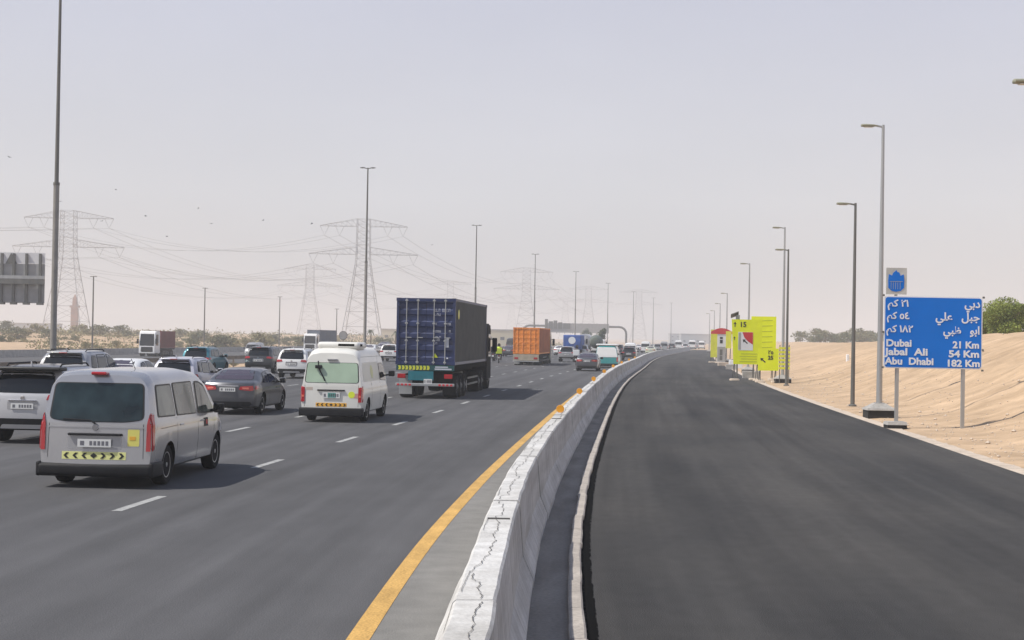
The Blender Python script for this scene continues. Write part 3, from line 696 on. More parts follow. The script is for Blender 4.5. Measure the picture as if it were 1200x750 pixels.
# round speed sign right of the dark lorry, low gantry arm behind the minibus
x = X(402, 250, 1); r = empty('round_sign', (x, 250, -.5), label='round grey sign back standing right of the dark box lorry', cat='road sign')
mb = MB(); mb.lathe([(.62, 0), (.62, .05)], 'y', 20, (0, 0, 2.9)); mb.build('disc', M['sign_back'], r); mb = MB(); mb.lathe([(.72, .06), (.72, .1)], 'y', 20, (0, 0, 2.9)); mb.build('rim', M['steel_dark'], r)
mb = MB(); mb.tube([(0, .12, -.8), (0, .12, 3.4)], .06, 6); mb.build('post', M['steel_dark'], r)

# ------------------------------------------------------------------ vehicles
def body_mesh(sp, pm):
    L, W = sp['L'], sp['W']
    ys = sorted(set([round(a, 3) for a, _ in sp['top']] + [round(.03 + i * .13, 3) for i in range(int((L - .06) / .13) + 1)] + [0, L]))
    ys = [y for i, y in enumerate(ys) if i == 0 or y - ys[i - 1] > .02 or y in (0, L)]
    V = []; F = []; tum = sp.get('tumble', .2); rc = sp.get('rc', .14); gap = sp.get('cap', .92)
    rows = []
    for y in ys:
        zt = interp(sp['top'], y); zb = interp(sp['bot'], y); w = W * interp(sp['plan'], y); zB = min(interp(sp['belt'], y), zt - .03)
        h1 = zB - zb; h2 = zt - zB; wb = .965 * w; wt = wb - tum * h2; r = min(rc, h2 * .5, wt * .3)
        row = [(0, zb), (.5 * w, zb), (.86 * w, zb + .01), (.955 * w, zb + .06), (.985 * w, zb + .3 * h1), (1.0 * w, zb + .55 * h1), (.997 * w, zb + .78 * h1), (.985 * w, zb + .93 * h1), (wb, zB),
               (wb - tum * (h2 - r) * .5, zB + (h2 - r) * .5), (wb - tum * (h2 - r), zB + h2 - r), (wt - .18 * r, zt - .42 * r), (wt - .6 * r, zt - .12 * r), (wt - 1.3 * r, zt), (wt * .5, zt + .012), (0, zt + .016)]
        rows.append((y, row))
    m = len(rows[0][1]); full = 2 * m - 2
    def lean(tab, z): return interp(tab, z)
    for y, row in rows:
        ring = row + [(-x, z) for x, z in reversed(row[1:-1])]
        for x, z in ring:
            yy = y; k = max(0, 1 - y / 1.2); yy += lean(sp['rlean'], z) * k + sp.get('bow', .06) * (abs(x) / W) ** 3 * k
            k = max(0, 1 - (L - y) / 1.2); yy -= (lean(sp['flean'], z) + .22 * (abs(x) / W) ** 2.5) * k
            V.append((x, yy, z))
    for i in range(len(rows) - 1):
        for k in range(full): F.append((i * full + k, i * full + (k + 1) % full, (i + 1) * full + (k + 1) % full, (i + 1) * full + k))
    # end caps as bands of quads between the two sides
    for e in (0, len(rows) - 1):
        b = e * full; cols = {}
        fr = (-.6, -.2, .2, .6)
        for i in range(1, m - 1):
            rv, lv = Vector(V[b + i]), Vector(V[b + full - i]); ids = [b + full - i]
            for t in fr:
                p = lv.lerp(rv, (t + 1) / 2); base = p.copy()
                p.y = lv.y - (sp.get('bow', .06) * (abs(rv.x) / W) ** 3 * (1 - abs(t) ** 3) if e == 0 else -.22 * (abs(rv.x) / W) ** 2.5 * (1 - abs(t) ** 2.5))
                V.append(tuple(p)); ids.append(len(V) - 1)
            ids.append(b + i); cols[i] = ids
        for i in range(1, m - 2):
            for k in range(5):
                f = (cols[i][k], cols[i][k + 1], cols[i + 1][k + 1], cols[i + 1][k]); F.append(f if e == 0 else f[::-1])
        F.append(tuple([b] + cols[1][::-1])); F.append(tuple([b + m - 1] + cols[m - 2]))
    me = mesh_data('body', V, F, [pm, M['under']])
    bm = bmesh.new(); bm.from_mesh(me); bmesh.ops.remove_doubles(bm, verts=bm.verts, dist=.0005); bmesh.ops.recalc_face_normals(bm, faces=bm.faces); bm.to_mesh(me); bm.free()
    # wheel wells
    ob = bpy.data.objects.new('tmp_body', me); COL.objects.link(ob); cut = []
    for ya in sp['axles']:
        for s_ in (-1, 1):
            c = MB(); rr = sp['wr'] + .055; c.lathe([(rr, s_ * (W - .30)), (rr, s_ * (W + .2))], 'x', 26, (0, ya, sp['wr'] + .01)); cm = c.data('tmp_cut', M['under'])
            co = bpy.data.objects.new('tmp_cut', cm); COL.objects.link(co); md = ob.modifiers.new('b', 'BOOLEAN'); md.operation = 'DIFFERENCE'; md.object = co; md.solver = 'EXACT'; cut.append(co)
    bpy.context.view_layer.update()
    res = bpy.data.meshes.new_from_object(ob.evaluated_get(bpy.context.evaluated_depsgraph_get()))
    for c in cut: bpy.data.objects.remove(c)
    bpy.data.objects.remove(ob)
    if len(res.polygons) < 50: res = me
    while len(res.materials) < 2: res.materials.append(M['under'])
    res.materials[0] = pm; res.materials[1] = M['under']; res.name = 'body'
    for p in res.polygons:
        inner = False
        for ya in sp['axles']:
            d = math.hypot(p.center.y - ya, p.center.z - sp['wr'] - .01)
            if d < sp['wr'] + .058 and (abs(p.normal.x) < .5 or abs(p.center.x) < W - .2): inner = True
        p.material_index = 1 if inner or p.center.z < interp(sp['bot'], p.center.y) + .02 else 0
        p.use_smooth = True
    res.set_sharp_from_angle(angle=R(sp.get('sharp', 32)))
    return res
DIRS = {'R': (Vector((3, 0, 0)), Vector((-1, 0, 0))), 'L': (Vector((-3, 0, 0)), Vector((1, 0, 0))), 'B': (Vector((0, -3, 0)), Vector((0, 1, 0))), 'F': (Vector((0, 30, 0)), Vector((0, -1, 0))), 'T': (Vector((0, 0, 5)), Vector((0, 0, -1)))}
_BW = {}
def bvh_w(b):
    if id(b) not in _BW:
        h = b.ray_cast(Vector((5, 2.2, .7)), Vector((-1, 0, 0)), 20)[0]; _BW[id(b)] = (b, abs(h.x) if h else .9)
    return _BW[id(b)][1]
def patch_data(bvh, poly, ax, m, off=.006, grid=.12, name='patch', th=.02):
    o, d = DIRS[ax]
    def P(a, b): return Vector((0, a, b)) + o if ax in 'RL' else Vector((a, 0, b)) + o if ax in 'BF' else Vector((a, b, 0)) + o
    bm = bmesh.new(); vs = [bm.verts.new((a, b, 0)) for a, b in poly]; bm.faces.new(vs)
    for k in (0, 1):
        lo, hi = min(p[k] for p in poly), max(p[k] for p in poly); n = int((hi - lo) / grid)
        for i in range(1, n + 1):
            c = lo + (hi - lo) * i / (n + 1); co = [0, 0, 0]; co[k] = c; no = [0, 0, 0]; no[k] = 1
            bmesh.ops.bisect_plane(bm, geom=list(bm.verts) + list(bm.edges) + list(bm.faces), plane_co=co, plane_no=no, dist=1e-5)
    bad = 0; last = None
    info = {}; miss = []
    for v in bm.verts:
        h, nrm, _, _ = bvh.ray_cast(P(v.co.x, v.co.y), d, 60)
        if h is not None and ((ax in 'RL' and (abs(nrm.x) < .4 or h.x * o.x < 0)) or (ax == 'B' and abs(nrm.y) < .12)): h = None
        if h is None:
            miss.append(v); h = v.co.copy()
        info[v] = h
    for v, h in info.items(): v.co = h - d * off
    if miss:
        ms = set(miss)
        if any(not (set(f.verts) & ms) for f in bm.faces): bmesh.ops.delete(bm, geom=miss, context='VERTS')
        else:
            print('PATCH MISS', name, ax, poly[:2])
            for v in miss:
                h = bvh.find_nearest(v.co + d * 2.2)[0]; v.co = h - d * off
    ext = bmesh.ops.extrude_edge_only(bm, edges=[e for e in bm.edges if e.is_boundary])
    for g in ext['geom']:
        if isinstance(g, bmesh.types.BMVert): g.co += d * th
    bmesh.ops.recalc_face_normals(bm, faces=bm.faces)
    me = bpy.data.meshes.new(name); bm.to_mesh(me); bm.free(); me.materials.append(m)
    # make sure outward
    fs = me.polygons[0]
    if fs.normal.dot(d) > 0: me.flip_normals()
    return me
def patch(name, bvh, poly, ax, m, parent, **k): 
    d = patch_data(bvh, poly, ax, m, name=name, **k); return link(name, d, parent)
def rp(a0, a1, b0, b1, r=.05): return rpoly(a0, a1, b0, b1, r, 3)
def shrink(poly, k):
    cx = sum(p[0] for p in poly) / len(poly); cy = sum(p[1] for p in poly) / len(poly)
    r = []
    for a, b in poly:
        d = math.hypot(a - cx, b - cy); t = max(.1, (d - k) / d); r.append((cx + (a - cx) * t, cy + (b - cy) * t))
    return r
def roundp(poly, r=.05, n=3):
    out = []; N = len(poly)
    for i in range(N):
        p0, p, p1 = Vector(poly[i - 1]), Vector(poly[i]), Vector(poly[(i + 1) % N])
        a = (p0 - p); b = (p1 - p); k = min(r, a.length * .4, b.length * .4); A = p + a.normalized() * k; B = p + b.normalized() * k
        for j in range(n + 1):
            t = j / n; q = A * (1 - t) ** 2 + p * 2 * t * (1 - t) + B * t * t; out.append((q.x, q.y))
    return out
WC = {}
def wheel_data(r, wd, style):
    key = (r, wd, style)
    if key in WC: return WC[key]
    mb = MB(); h = wd / 2; ri = r * (.64 if style != 'truck' else .56)
    mb.lathe([(ri, -h * .8), (r * .9, -h), (r * .97, -h * .86), (r, -h * .5), (r, h * .5), (r * .97, h * .86), (r * .9, h), (ri, h * .8)], 'x', 28); t = mb.data('wheel', M['rubber'], sharp=40)
    mb = MB(); mb.lathe([(ri * .3, h * .1), (ri * .97, h * .15), (ri * 1.02, h * .82), (ri * .94, h * .8), (ri * .9, h * .3), (ri * .3, h * .28)], 'x', 28)
    if style == 'truck': mb.lathe([(ri * .55, h * .1), (ri * .5, h * .9), (ri * .2, h * 1.1)], 'x', 14)
    else:
        ns = 10 if style == 'ten' else 5
        for i in range(ns):
            a = 2 * math.pi * i / ns; ca, sa = math.cos(a), math.sin(a); w_ = ri * (.10 if ns == 10 else .17)
            V = []
            for rad, ww in ((ri * .12, w_ * 1.2), (ri * .95, w_)):
                for s_ in (-1, 1):
                    for xx in (h * .55, h * .75): V.append((xx, ca * rad - sa * ww * s_, sa * rad + ca * ww * s_))
            mb.add(V, [(0, 1, 3, 2), (4, 6, 7, 5), (0, 4, 5, 1), (2, 3, 7, 6), (1, 5, 7, 3), (0, 2, 6, 4)])
        mb.lathe([(ri * .2, h * .5), (ri * .18, h * .85), (.01, h * .88)], 'x', 12)
    d = mb.data('rim', M['alloy'] if style != 'truck' else M['hub'], sharp=40)
    mb = MB(); mb.lathe([(ri * .93, h * .1), (ri * .93, h * .14)], 'x', 20); b = mb.data('brake_shadow', M['under'])  # black disc painted in as the shade behind the spokes
    WC[key] = (t, d, b); return WC[key]
def wheels(root, sp, style='ten', wd=.225):
    t, d, b = wheel_data(sp['wr'], wd, style)
    for ya in sp['axles']:
        for s_ in (-1, 1):
            w_ = link('wheel', t, root, (s_ * (sp['W'] - .5 * wd - .035), ya, sp['wr']), (0, 0, 0 if s_ > 0 else math.pi))
            link('rim', d, w_); link('brake_shade', b, w_)
def mirrors(root, sp, y, z, m):
    for s_ in (-1, 1):
        x = s_ * (sp['W'] - .02); mb = MB(); a, b = sorted((x + s_ * .04, x + s_ * .24)); mb.rbox(a, b, y - .06, y + .08, z - .08, z + .1, .04, 3)
        o = mb.build('mirror', m, root, sharp=60); mb = MB(); mb.box(min(a, b) + .02, max(a, b) - .02, y - .066, y - .061, z - .06, z + .08); mb.build('mirror_glass', M['glass'], o)
        mb = MB(); mb.tube([(x - s_ * .06, y + .02, z - .05), (x + s_ * .08, y, z - .02)], .025, 6); mb.build('mirror_arm', M['plastic'], o)
def window(root, bvh, poly, ax, gm, rad=.06, rim=.032, name='side_window', off=.006):
    w_ = patch(name, bvh, roundp(shrink(poly, rim * .9), rad * .8), ax, gm, root, off=off + .004)
    patch('window_seal', bvh, roundp(poly, rad), ax, M['seal'], w_, off=off); return w_
def mirror_poly(poly): return [(-a, b) for a, b in reversed(poly)]
def gap(bvh, pts, ax, root, wd=.009, name='panel_gap'):
    for (a0, b0), (a1, b1) in zip(pts, pts[1:]):
        dx, dy = a1 - a0, b1 - b0; l = math.hypot(dx, dy); nx, ny = -dy / l * wd / 2, dx / l * wd / 2
        poly = [(a0 + nx, b0 + ny), (a0 - nx, b0 - ny), (a1 - nx, b1 - ny), (a1 + nx, b1 + ny)]
        if len(poly): patch(name, bvh, poly, ax, M['seal'], root, off=.002, th=.004)
def plate(root, y, z, wd=.52, h=.11, m=None, arabic=False, x=0):
    mb = MB(); mb.box(x - wd / 2, x + wd / 2, y - .012, y, z - h / 2, z + h / 2); p = mb.build('number_plate', m or M['plate'], root)
    mb = MB()
    for a, b in ((-.42, -.30), (-.14, -.06), (-.02, .06), (.10, .18), (.22, .30), (.34, .42)): mb.box(x + a * wd, x + b * wd, y - .0145, y - .0125, z - h * .28, z + h * .26)
    mb.build('plate_marks', M['plate_mark'], p)
    return p
def chevrons(root, bvh, x0, x1, z0, z1, m, n=7, name='reflective_strip'):
    st = patch(name, bvh, [(x0, z0), (x1, z0), (x1, z1), (x0, z1)], 'B', m, root, off=.004, th=.01)
    W = (x1 - x0) / n; zc = (z0 + z1) / 2; hh = (z1 - z0) * .36
    for i in range(n):
        xc = x0 + W * (i + .5); s_ = -1 if i < n // 2 else 1
        if i == n // 2: P = [(xc - hh * 1.3, zc), (xc, zc - hh), (xc + hh * 1.3, zc), (xc, zc + hh)]
        else:
            P = [(xc - s_ * hh * .9, zc + hh), (xc + s_ * .1 * hh, zc + hh), (xc + s_ * hh * 1.1, zc), (xc + s_ * .1 * hh, zc - hh), (xc - s_ * hh * .9, zc - hh), (xc + s_ * .1 * hh, zc)]
            if s_ < 0: P = P[::-1]
        try: patch('chevron', bvh, P, 'B', M['black'], st, off=.009, th=.005)
        except Exception: pass
def cab_common(root, sp, pm, side, rear, wind, glass, rglass=None, rim=.032):
    me = body_mesh(sp, pm); body = link('body', me, root); bm = bmesh.new(); bm.from_mesh(me); bvh = BVHTree.FromBMesh(bm); bm.free()
    sg_ = glass if isinstance(glass, list) else [glass] * len(side)
    for i, p in enumerate(side):
        window(root, bvh, p, 'R', sg_[i], rim=rim); window(root, bvh, p, 'L', sg_[i], rim=rim)
    if rear: window(root, bvh, rear, 'B', rglass or M['glass'], rad=.09, name='rear_window')
    if wind: window(root, bvh, wind, 'F', M['glass'], rad=.08, name='windscreen')
    return bvh
def place(root, x, z, rz=None, y=0): root.location = (x, z, y); root.rotation_euler = (0, 0, heading(z) if rz is None else rz)
P_SILVER = paint('silver_paint', (.43, .43, .44), .6, .24); P_WHITE = paint('white_paint_car', (.76, .76, .75)); P_PEARL = paint('pearl_white_paint', (.52, .52, .535), .15); P_VAN = paint('cream_white_van_paint', (.71, .70, .65))
P_GREY = paint('dark_grey_paint', (.085, .087, .098), .5); P_LILAC = paint('cool_white_paint', (.50, .50, .56), .2); P_TEAL = paint('teal_blue_paint', (.03, .17, .22), .4); P_BLACK = paint('black_paint', (.022, .023, .026), .2)
P_CHAR = paint('charcoal_paint', (.05, .052, .058), .3); P_BEIGE = paint('pale_yellow_paint', (.60, .62, .45)); P_TURQ = paint('turquoise_paint', (.02, .27, .27)); P_LGREY = paint('light_grey_paint', (.36, .36, .37), .3)

# --- silver passenger van -------------------------------------------------
sp = dict(L=5.12, W=.975, wr=.335, axles=(1.0, 4.18), tumble=.17, rc=.20, bow=.05, top=[(0, 1.84), (.06, 1.88), (.25, 1.915), (.8, 1.93), (2.6, 1.93), (3.3, 1.87), (3.75, 1.70), (4.45, 1.13), (4.6, 1.08), (5.0, .93), (5.12, .74)],
          bot=[(0, .22), (.3, .24), (4.7, .24), (5.12, .26)], belt=[(0, 1.12), (3.2, 1.10), (4.4, 1.04), (5.12, .7)], plan=[(0, .955), (.2, .985), (.7, 1), (4.2, 1), (4.8, .95), (5.12, .86)],
          rlean=[(.2, 0), (.5, .02), (1.1, .055), (1.2, .07), (1.9, .26)], flean=[(.2, .0), (.6, 0), (.9, .05)])
V1 = empty('passenger_van', label='silver passenger van nearest the camera with tall red tail lamps and black bumper', cat='van')
bvh = cab_common(V1, sp, P_SILVER, [[(.42, 1.16), (1.42, 1.14), (1.36, 1.70), (.50, 1.70)], [(1.50, 1.14), (2.72, 1.12), (2.66, 1.71), (1.44, 1.71)], [(2.84, 1.12), (3.95, 1.08), (3.88, 1.22), (3.45, 1.62), (3.10, 1.70), (2.84, 1.70)]],
    [(-.80, 1.13), (-.5, 1.085), (.5, 1.085), (.80, 1.13), (.75, 1.73), (-.75, 1.73)], [(-.78, 1.14), (.78, 1.14), (.66, 1.72), (-.66, 1.72)], [M['glass_pale'], M['glass_pale'], M['glass_pale']], M['glass_teal'], rim=.055)
wheels(V1, sp, 'five'); mirrors(V1, sp, 3.72, 1.17, M['plastic'])
for s_ in (-1, 1):
    P = [(.848, .62), (.985, .62), (.985, 1.22), (.885, 1.24), (.85, 1.05)]; P = P if s_ > 0 else mirror_poly(P)
    tl = patch('tail_light', bvh, P, 'B', M['tail_red'], V1, off=.022, th=.04, grid=.025)
    P = [(.86, .88), (.955, .88), (.955, .95), (.86, .95)]; patch('lit_section', bvh, P if s_ > 0 else mirror_poly(P), 'B', M['tail_bright'], tl, off=.028, th=.02)
    P = [(.0, .64), (.15, .64), (.18, 1.0), (.23, 1.22), (.08, 1.22), (.0, 1.05)]; patch('tail_light_side', bvh, P, 'R' if s_ > 0 else 'L', M['tail_red'], tl, off=.02, th=.04, grid=.025)
    P = [(4.45, .72), (4.95, .68), (4.9, .9), (4.5, .95)]; patch('headlight', bvh, P, 'R' if s_ > 0 else 'L', M['lens_clear'], V1)
mb = MB(); mb.rbox(-.965, .965, -.02, .22, .19, .41, .07, 4)
for s_ in (-1, 1): a, b = sorted((s_ * .90, s_ * .985)); mb.rbox(a, b, .0, .60, .19, .43, .03, 2)
mb.build('rear_bumper', M['plastic'], V1, sharp=50)
mb = MB(); mb.rbox(-.45, .45, -.015, .06, .865, .905, .012); mb.build('plate_garnish', M['plastic'], V1)
P = rp(-.46, .44, .64, .855, .04); patch('plate_recess', bvh, P, 'B', P_LGREY, V1, off=.003); plate(V1, -.002, .745, .56, .13)
chevrons(V1, bvh, -.55, .52, .475, .60, M['chev_yellow'])
st = patch('sticker', bvh, rp(.54, .73, .70, .975, .015), 'B', M['sticker'], V1, off=.004); patch('sticker_print', bvh, rp(.57, .67, .80, .86, .01), 'B', M['chev_orange'], st, off=.008, th=.01)
mb = MB(); mb.lathe([(.05, -.012), (.058, 0), (.035, .002)], 'y', 16, (0, .045, 1.0)); mb.build('round_badge', M['chrome'], V1)
mb = MB(); mb.rbox(-.13, .13, .14, .30, 1.855, 1.91, .02); mb.build('brake_light', M['tail_red'], V1)
patch('tailgate_crease', bvh, [(-.80, .995), (.80, .995), (.80, 1.012), (-.80, 1.012)], 'B', P_LGREY, V1, off=.010, th=.015)
wp = MB(); wp.tube([(0, .02, 1.06), (-.1, .05, 1.115), (-.55, .055, 1.13)], .012, 6); wp.build('wiper', M['plastic'], V1)
gap(bvh, [(-.80, .50), (-.79, 1.06)], 'B', V1); gap(bvh, [(.80, .50), (.79, 1.06)], 'B', V1); gap(bvh, [(-.8, .62), (-.5, .615), (.5, .615), (.8, .62)], 'B', V1) if False else None
for ax in 'RL':
    gap(bvh, [(1.46, .45), (1.46, 1.12)], ax, V1); gap(bvh, [(2.78, .30), (2.78, 1.78)], ax, V1); gap(bvh, [(3.85, .55), (3.9, 1.05)], ax, V1); gap(bvh, [(1.46, .98), (.5, .97)], ax, V1)
    gap(bvh, [(1.46, .30), (3.8, .30)], ax, V1)
    patch('side_badge', bvh, rp(3.16, 3.44, .86, 1.02, .01), ax, M['black'], V1, off=.004); patch('side_badge_mark', bvh, rp(3.30, 3.38, .90, .98, .01), ax, M['red'], V1, off=.008)
    s_ = 1 if ax == 'R' else -1
    for y in (1.62, 2.95):
        a, b = sorted((s_ * .955, s_ * .985)); mb = MB(); mb.rbox(a, b, y, y + .2, .965, .995, .01); mb.build('door_handle', P_SILVER, V1)
mb = MB(); mb.tube([(.35, 1.0, 1.93), (.36, .72, 2.12)], .006, 5); mb.build('antenna', M['plastic'], V1)
place(V1, X(109.5, 25.2, 0) , 25.2)

# --- white high-roof minibus ----------------------------------------------
sp = dict(L=5.3, W=.94, wr=.335, axles=(1.05, 4.1), tumble=.155, rc=.26, bow=.03, top=[(0, 2.02), (.06, 2.08), (.3, 2.17), (.9, 2.2), (3.6, 2.2), (4.1, 2.08), (4.4, 1.85), (4.95, 1.25), (5.2, 1.02), (5.3, .8)],
          bot=[(0, .25), (5.3, .25)], belt=[(0, 1.10), (4.3, 1.10), (5.3, .8)], plan=[(0, .965), (.15, .99), (.5, 1), (4.7, 1), (5.1, .95), (5.3, .88)], rlean=[(.3, 0), (1.1, .03), (2.2, .22)], flean=[(.2, 0), (.9, .04)])
def minibus(label, pm, rg, detail=True, group=None):
    r = empty('minibus', label=label, cat='minibus', group=group)
    sides = [[(.42, 1.2), (1.55, 1.2), (1.55, 1.72), (.50, 1.72)], [(1.68, 1.2), (3.1, 1.2), (3.1, 1.72), (1.68, 1.72)], [(3.25, 1.18), (4.42, 1.14), (4.1, 1.62), (3.9, 1.72), (3.25, 1.72)]]
    if detail:
        bv = cab_common(r, sp, pm, sides[2:], [(-.815, 1.16), (.815, 1.16), (.765, 1.76), (-.765, 1.76)], [(-.78, 1.3), (.78, 1.3), (.66, 1.9), (-.66, 1.9)], M['glass'], rg)
        for ax in 'RL':
            pl_ = patch('side_panel', bv, roundp([(.40, 1.19), (3.12, 1.19), (3.12, 1.76), (.52, 1.76)], .1), ax, mat('side_film_cream', (.60, .60, .54), .35, var=.06, scale=1), r, off=.005)
            c = [( 1.9 + .22 * math.cos(t * .524), 1.47 + .2 * math.sin(t * .524)) for t in range(12)]
            patch('round_logo', bv, c, ax, mat('pale_yellow_print', (.62, .62, .33), .5), pl_, off=.009, th=.01)
            gap(bv, [(3.18, .40), (3.18, 1.95)], ax, r); gap(bv, [(1.62, .4), (1.62, 1.16)], ax, r); gap(bv, [(.4, 1.93), (4.0, 1.93)], ax, r, name='roof_seam')
    else: bv = cab_common(r, sp, pm, sides, [(-.815, 1.16), (.815, 1.16), (.765, 1.76), (-.765, 1.76)], [(-.78, 1.3), (.78, 1.3), (.66, 1.9), (-.66, 1.9)], M['glass'], rg)
    wheels(r, sp, 'ten'); mirrors(r, sp, 4.5, 1.35, M['plastic'])
    for s_ in (-1, 1):
        P = [(.80, .60), (.945, .60), (.945, 1.08), (.80, 1.02)]; P = P if s_ > 0 else mirror_poly(P); t_ = patch('tail_light', bv, P, 'B', M['tail_red'], r, off=.022, th=.04, grid=.06)
        P = [(.82, .74), (.94, .74), (.94, .80), (.82, .80)]; patch('tail_light_band', bv, P if s_ > 0 else mirror_poly(P), 'B', M['tail_bright'], t_, off=.028, th=.02)
        P = [(.05, .60), (.14, .60), (.18, 1.08), (.07, 1.03)]; patch('tail_light_side', bv, P, 'R' if s_ > 0 else 'L', M['tail_red'], t_, off=.012, th=.03)
        P = [(.52, .68), (.86, .68), (.84, .86), (.56, .84)]; patch('headlight', bv, P if s_ > 0 else mirror_poly(P), 'F', M['lens_clear'], r)
    mb = MB(); mb.rbox(-.955, .955, -.07, .2, .18, .43, .04, 3); mb.build('rear_bumper', M['plastic'], r, sharp=50)
    patch('grille', bv, rp(-.45, .45, .62, .82, .03), 'F', M['plastic'], r)
    return r, bv
V2, bv = minibus('white high roof minibus with pale green rear window and roof air conditioner', P_VAN, M['glass_green'])
mb = MB(); mb.rbox(-.42, .40, -.02, .05, .925, .965, .012); mb.build('plate_garnish', M['plastic'], V2)
plate(V2, -.004, .80, .52, .17); mb = MB(); mb.box(-.10, .14, -.0185, -.0165, .73, .87); mb.build('plate_centre', M['plate_green'], V2)
chevrons(V2, bv, -.46, .46, .465, .575, M['chev_orange'])
c = [(.60 + .10 * math.cos(t * .524), .82 + .10 * math.sin(t * .524)) for t in range(12)]; patch('round_sticker', bv, c, 'B', M['lime'], V2, off=.004)
patch('lettering_strip', bv, rp(.66, .80, .72, .86, .01), 'B', mat('faint_red_print', (.55, .30, .27), .5), V2, off=.003); patch('lettering_strip', bv, rp(-.76, -.56, .94, 1.03, .01), 'B', mat('faint_grey_print', (.5, .42, .36), .5), V2, off=.003)
wp = MB(); wp.tube([(-.42, .08, 1.80), (-.40, .06, 1.60), (-.20, .02, 1.22)], .02, 6); wp.rbox(-.50, -.30, -.0, .09, 1.58, 1.68, .02); wp.build('wiper', M['plastic'], V2)
wp = MB(); wp.rbox(-.15, .15, .10, .16, 1.82, 1.87, .01); wp.build('brake_light', P_LGREY, V2)
mb = MB(); mb.lathe([(.055, -.01), (.06, 0), (.04, .004)], 'y', 14, (0, .045, 1.06)); mb.build('round_badge', M['chrome'], V2)
mb = MB(); mb.rbox(-.56, .70, .55, 1.9, 2.16, 2.365, .10, 4); ac = mb.build('air_conditioner', P_VAN, V2, sharp=60)
mb = MB(); mb.rbox(.07, .56, .54, .60, 2.245, 2.315, .015); mb.build('vent_slot', M['under'], ac); mb = MB(); mb.rbox(.695, .705, .75, 1.1, 2.24, 2.31, .003); mb.build('vent_slot', M['under'], ac)
gap(bv, [(-.80, .46), (-.80, 1.12)], 'B', V2); gap(bv, [(.80, .46), (.80, 1.12)], 'B', V2)
place(V2, X(387.5, 45.2, 0), 45.2)

# --- generic sedan and sport utility --------------------------------------
SED = dict(L=4.85, W=.915, wr=.33, axles=(1.05, 3.86), tumble=.34, rc=.18, bow=.16, top=[(0, .93), (.05, 1.0), (.2, 1.045), (.62, 1.07), (1.0, 1.24), (1.4, 1.385), (1.9, 1.44), (2.55, 1.43), (2.95, 1.32), (3.55, 1.02), (3.7, .99), (4.4, .87), (4.75, .73), (4.85, .60)],
           bot=[(0, .26), (.3, .2), (4.5, .2), (4.85, .24)], belt=[(0, .92), (1.2, .95), (3.4, .93), (4.85, .6)], plan=[(0, .90), (.15, .95), (.7, .995), (4.0, 1), (4.6, .93), (4.85, .82)], rlean=[(.2, .05), (.4, 0), (.9, .03), (1.2, .05)], flean=[(.2, .05), (.5, 0), (.9, .1)])
SUV = dict(L=4.6, W=.925, wr=.355, axles=(.92, 3.60), tumble=.26, rc=.16, bow=.10, top=[(0, 1.50), (.06, 1.58), (.25, 1.64), (.8, 1.68), (2.2, 1.68), (2.6, 1.60), (3.15, 1.28), (3.4, 1.12), (3.6, 1.08), (4.3, .96), (4.6, .72)],
           bot=[(0, .30), (4.6, .30)], belt=[(0, 1.06), (3.2, 1.0), (4.6, .7)], plan=[(0, .93), (.2, .98), (.7, 1), (3.9, 1), (4.35, .94), (4.6, .85)], rlean=[(.3, .04), (.6, 0), (1.0, .02), (1.1, .05), (1.65, .34)], flean=[(.3, .05), (.6, 0), (.95, .06)])
def sedan(label, pm, detail=False, cat='car'):
    r = empty('sedan_car', label=label, cat=cat)
    bv = cab_common(r, SED, pm, [[(1.0, 1.0), (1.80, .98), (1.86, 1.36), (1.42, 1.30)], [(1.87, .98), (3.3, .97), (3.05, 1.13), (2.65, 1.32), (2.4, 1.37), (1.93, 1.37)]], [(-.66, 1.10), (.66, 1.10), (.52, 1.40), (-.52, 1.40)], [(-.62, 1.07), (.62, 1.07), (.5, 1.38), (-.5, 1.38)], M['glass'], mat('sedan_rear_glass', (.055, .04, .055), .1, spec=.8))
    wheels(r, SED, 'ten'); mirrors(r, SED, 3.1, 1.02, pm)
    for s_ in (-1, 1):
        P = [(.36, .80), (.70, .76), (.84, .79), (.84, .93), (.40, .90)]; P = P if s_ > 0 else mirror_poly(P); t_ = patch('tail_light', bv, P, 'B', M['tail_red'], r, off=.018, th=.05, grid=.06)
        P = [(.46, .83), (.66, .81), (.66, .87), (.46, .87)]; patch('reverse_lens', bv, P if s_ > 0 else mirror_poly(P), 'B', M['tail_bright'], t_, off=.024, th=.02)
        P = [(.24, .80), (.50, .84), (.46, .92), (.24, .92)]; patch('tail_light_side', bv, P, 'R' if s_ > 0 else 'L', M['tail_red'], t_, off=.010, th=.03)
        P = [(4.25, .66), (4.7, .6), (4.6, .74), (4.3, .8)]; patch('headlight', bv, P, 'R' if s_ > 0 else 'L', M['lens_clear'], r)
    patch('lower_bumper', bv, roundp([(-.78, .27), (.78, .27), (.72, .42), (-.72, .42)], .05), 'B', M['plastic'], r, off=.008)
    patch('chrome_strip', bv, [(-.34, .90), (.34, .90), (.34, .925), (-.34, .925)], 'B', M['chrome'], r, off=.008, th=.015)
    plate(r, -.012, .80, .50, .12)
    for ax in 'RL': gap(bv, [(1.05, .96), (1.55, .30)], ax, r) if False else None; gap(bv, [(1.87, .97), (1.84, .30)], ax, r); gap(bv, [(3.2, .95), (3.15, .30)], ax, r); gap(bv, [(1.3, .28), (3.3, .28)], ax, r); patch('rocker_trim', bv, [(1.5, .205), (3.4, .205), (3.4, .26), (1.5, .26)], ax, M['plastic'], r, off=.004)
    for ax in 'RL':
        s_ = 1 if ax == 'R' else -1
        for y in (1.55, 2.75): a, b = sorted((s_ * .905, s_ * .935)); mb = MB(); mb.rbox(a, b, y, y + .18, .80, .825, .008); mb.build('door_handle', pm, r)
    return r, bv
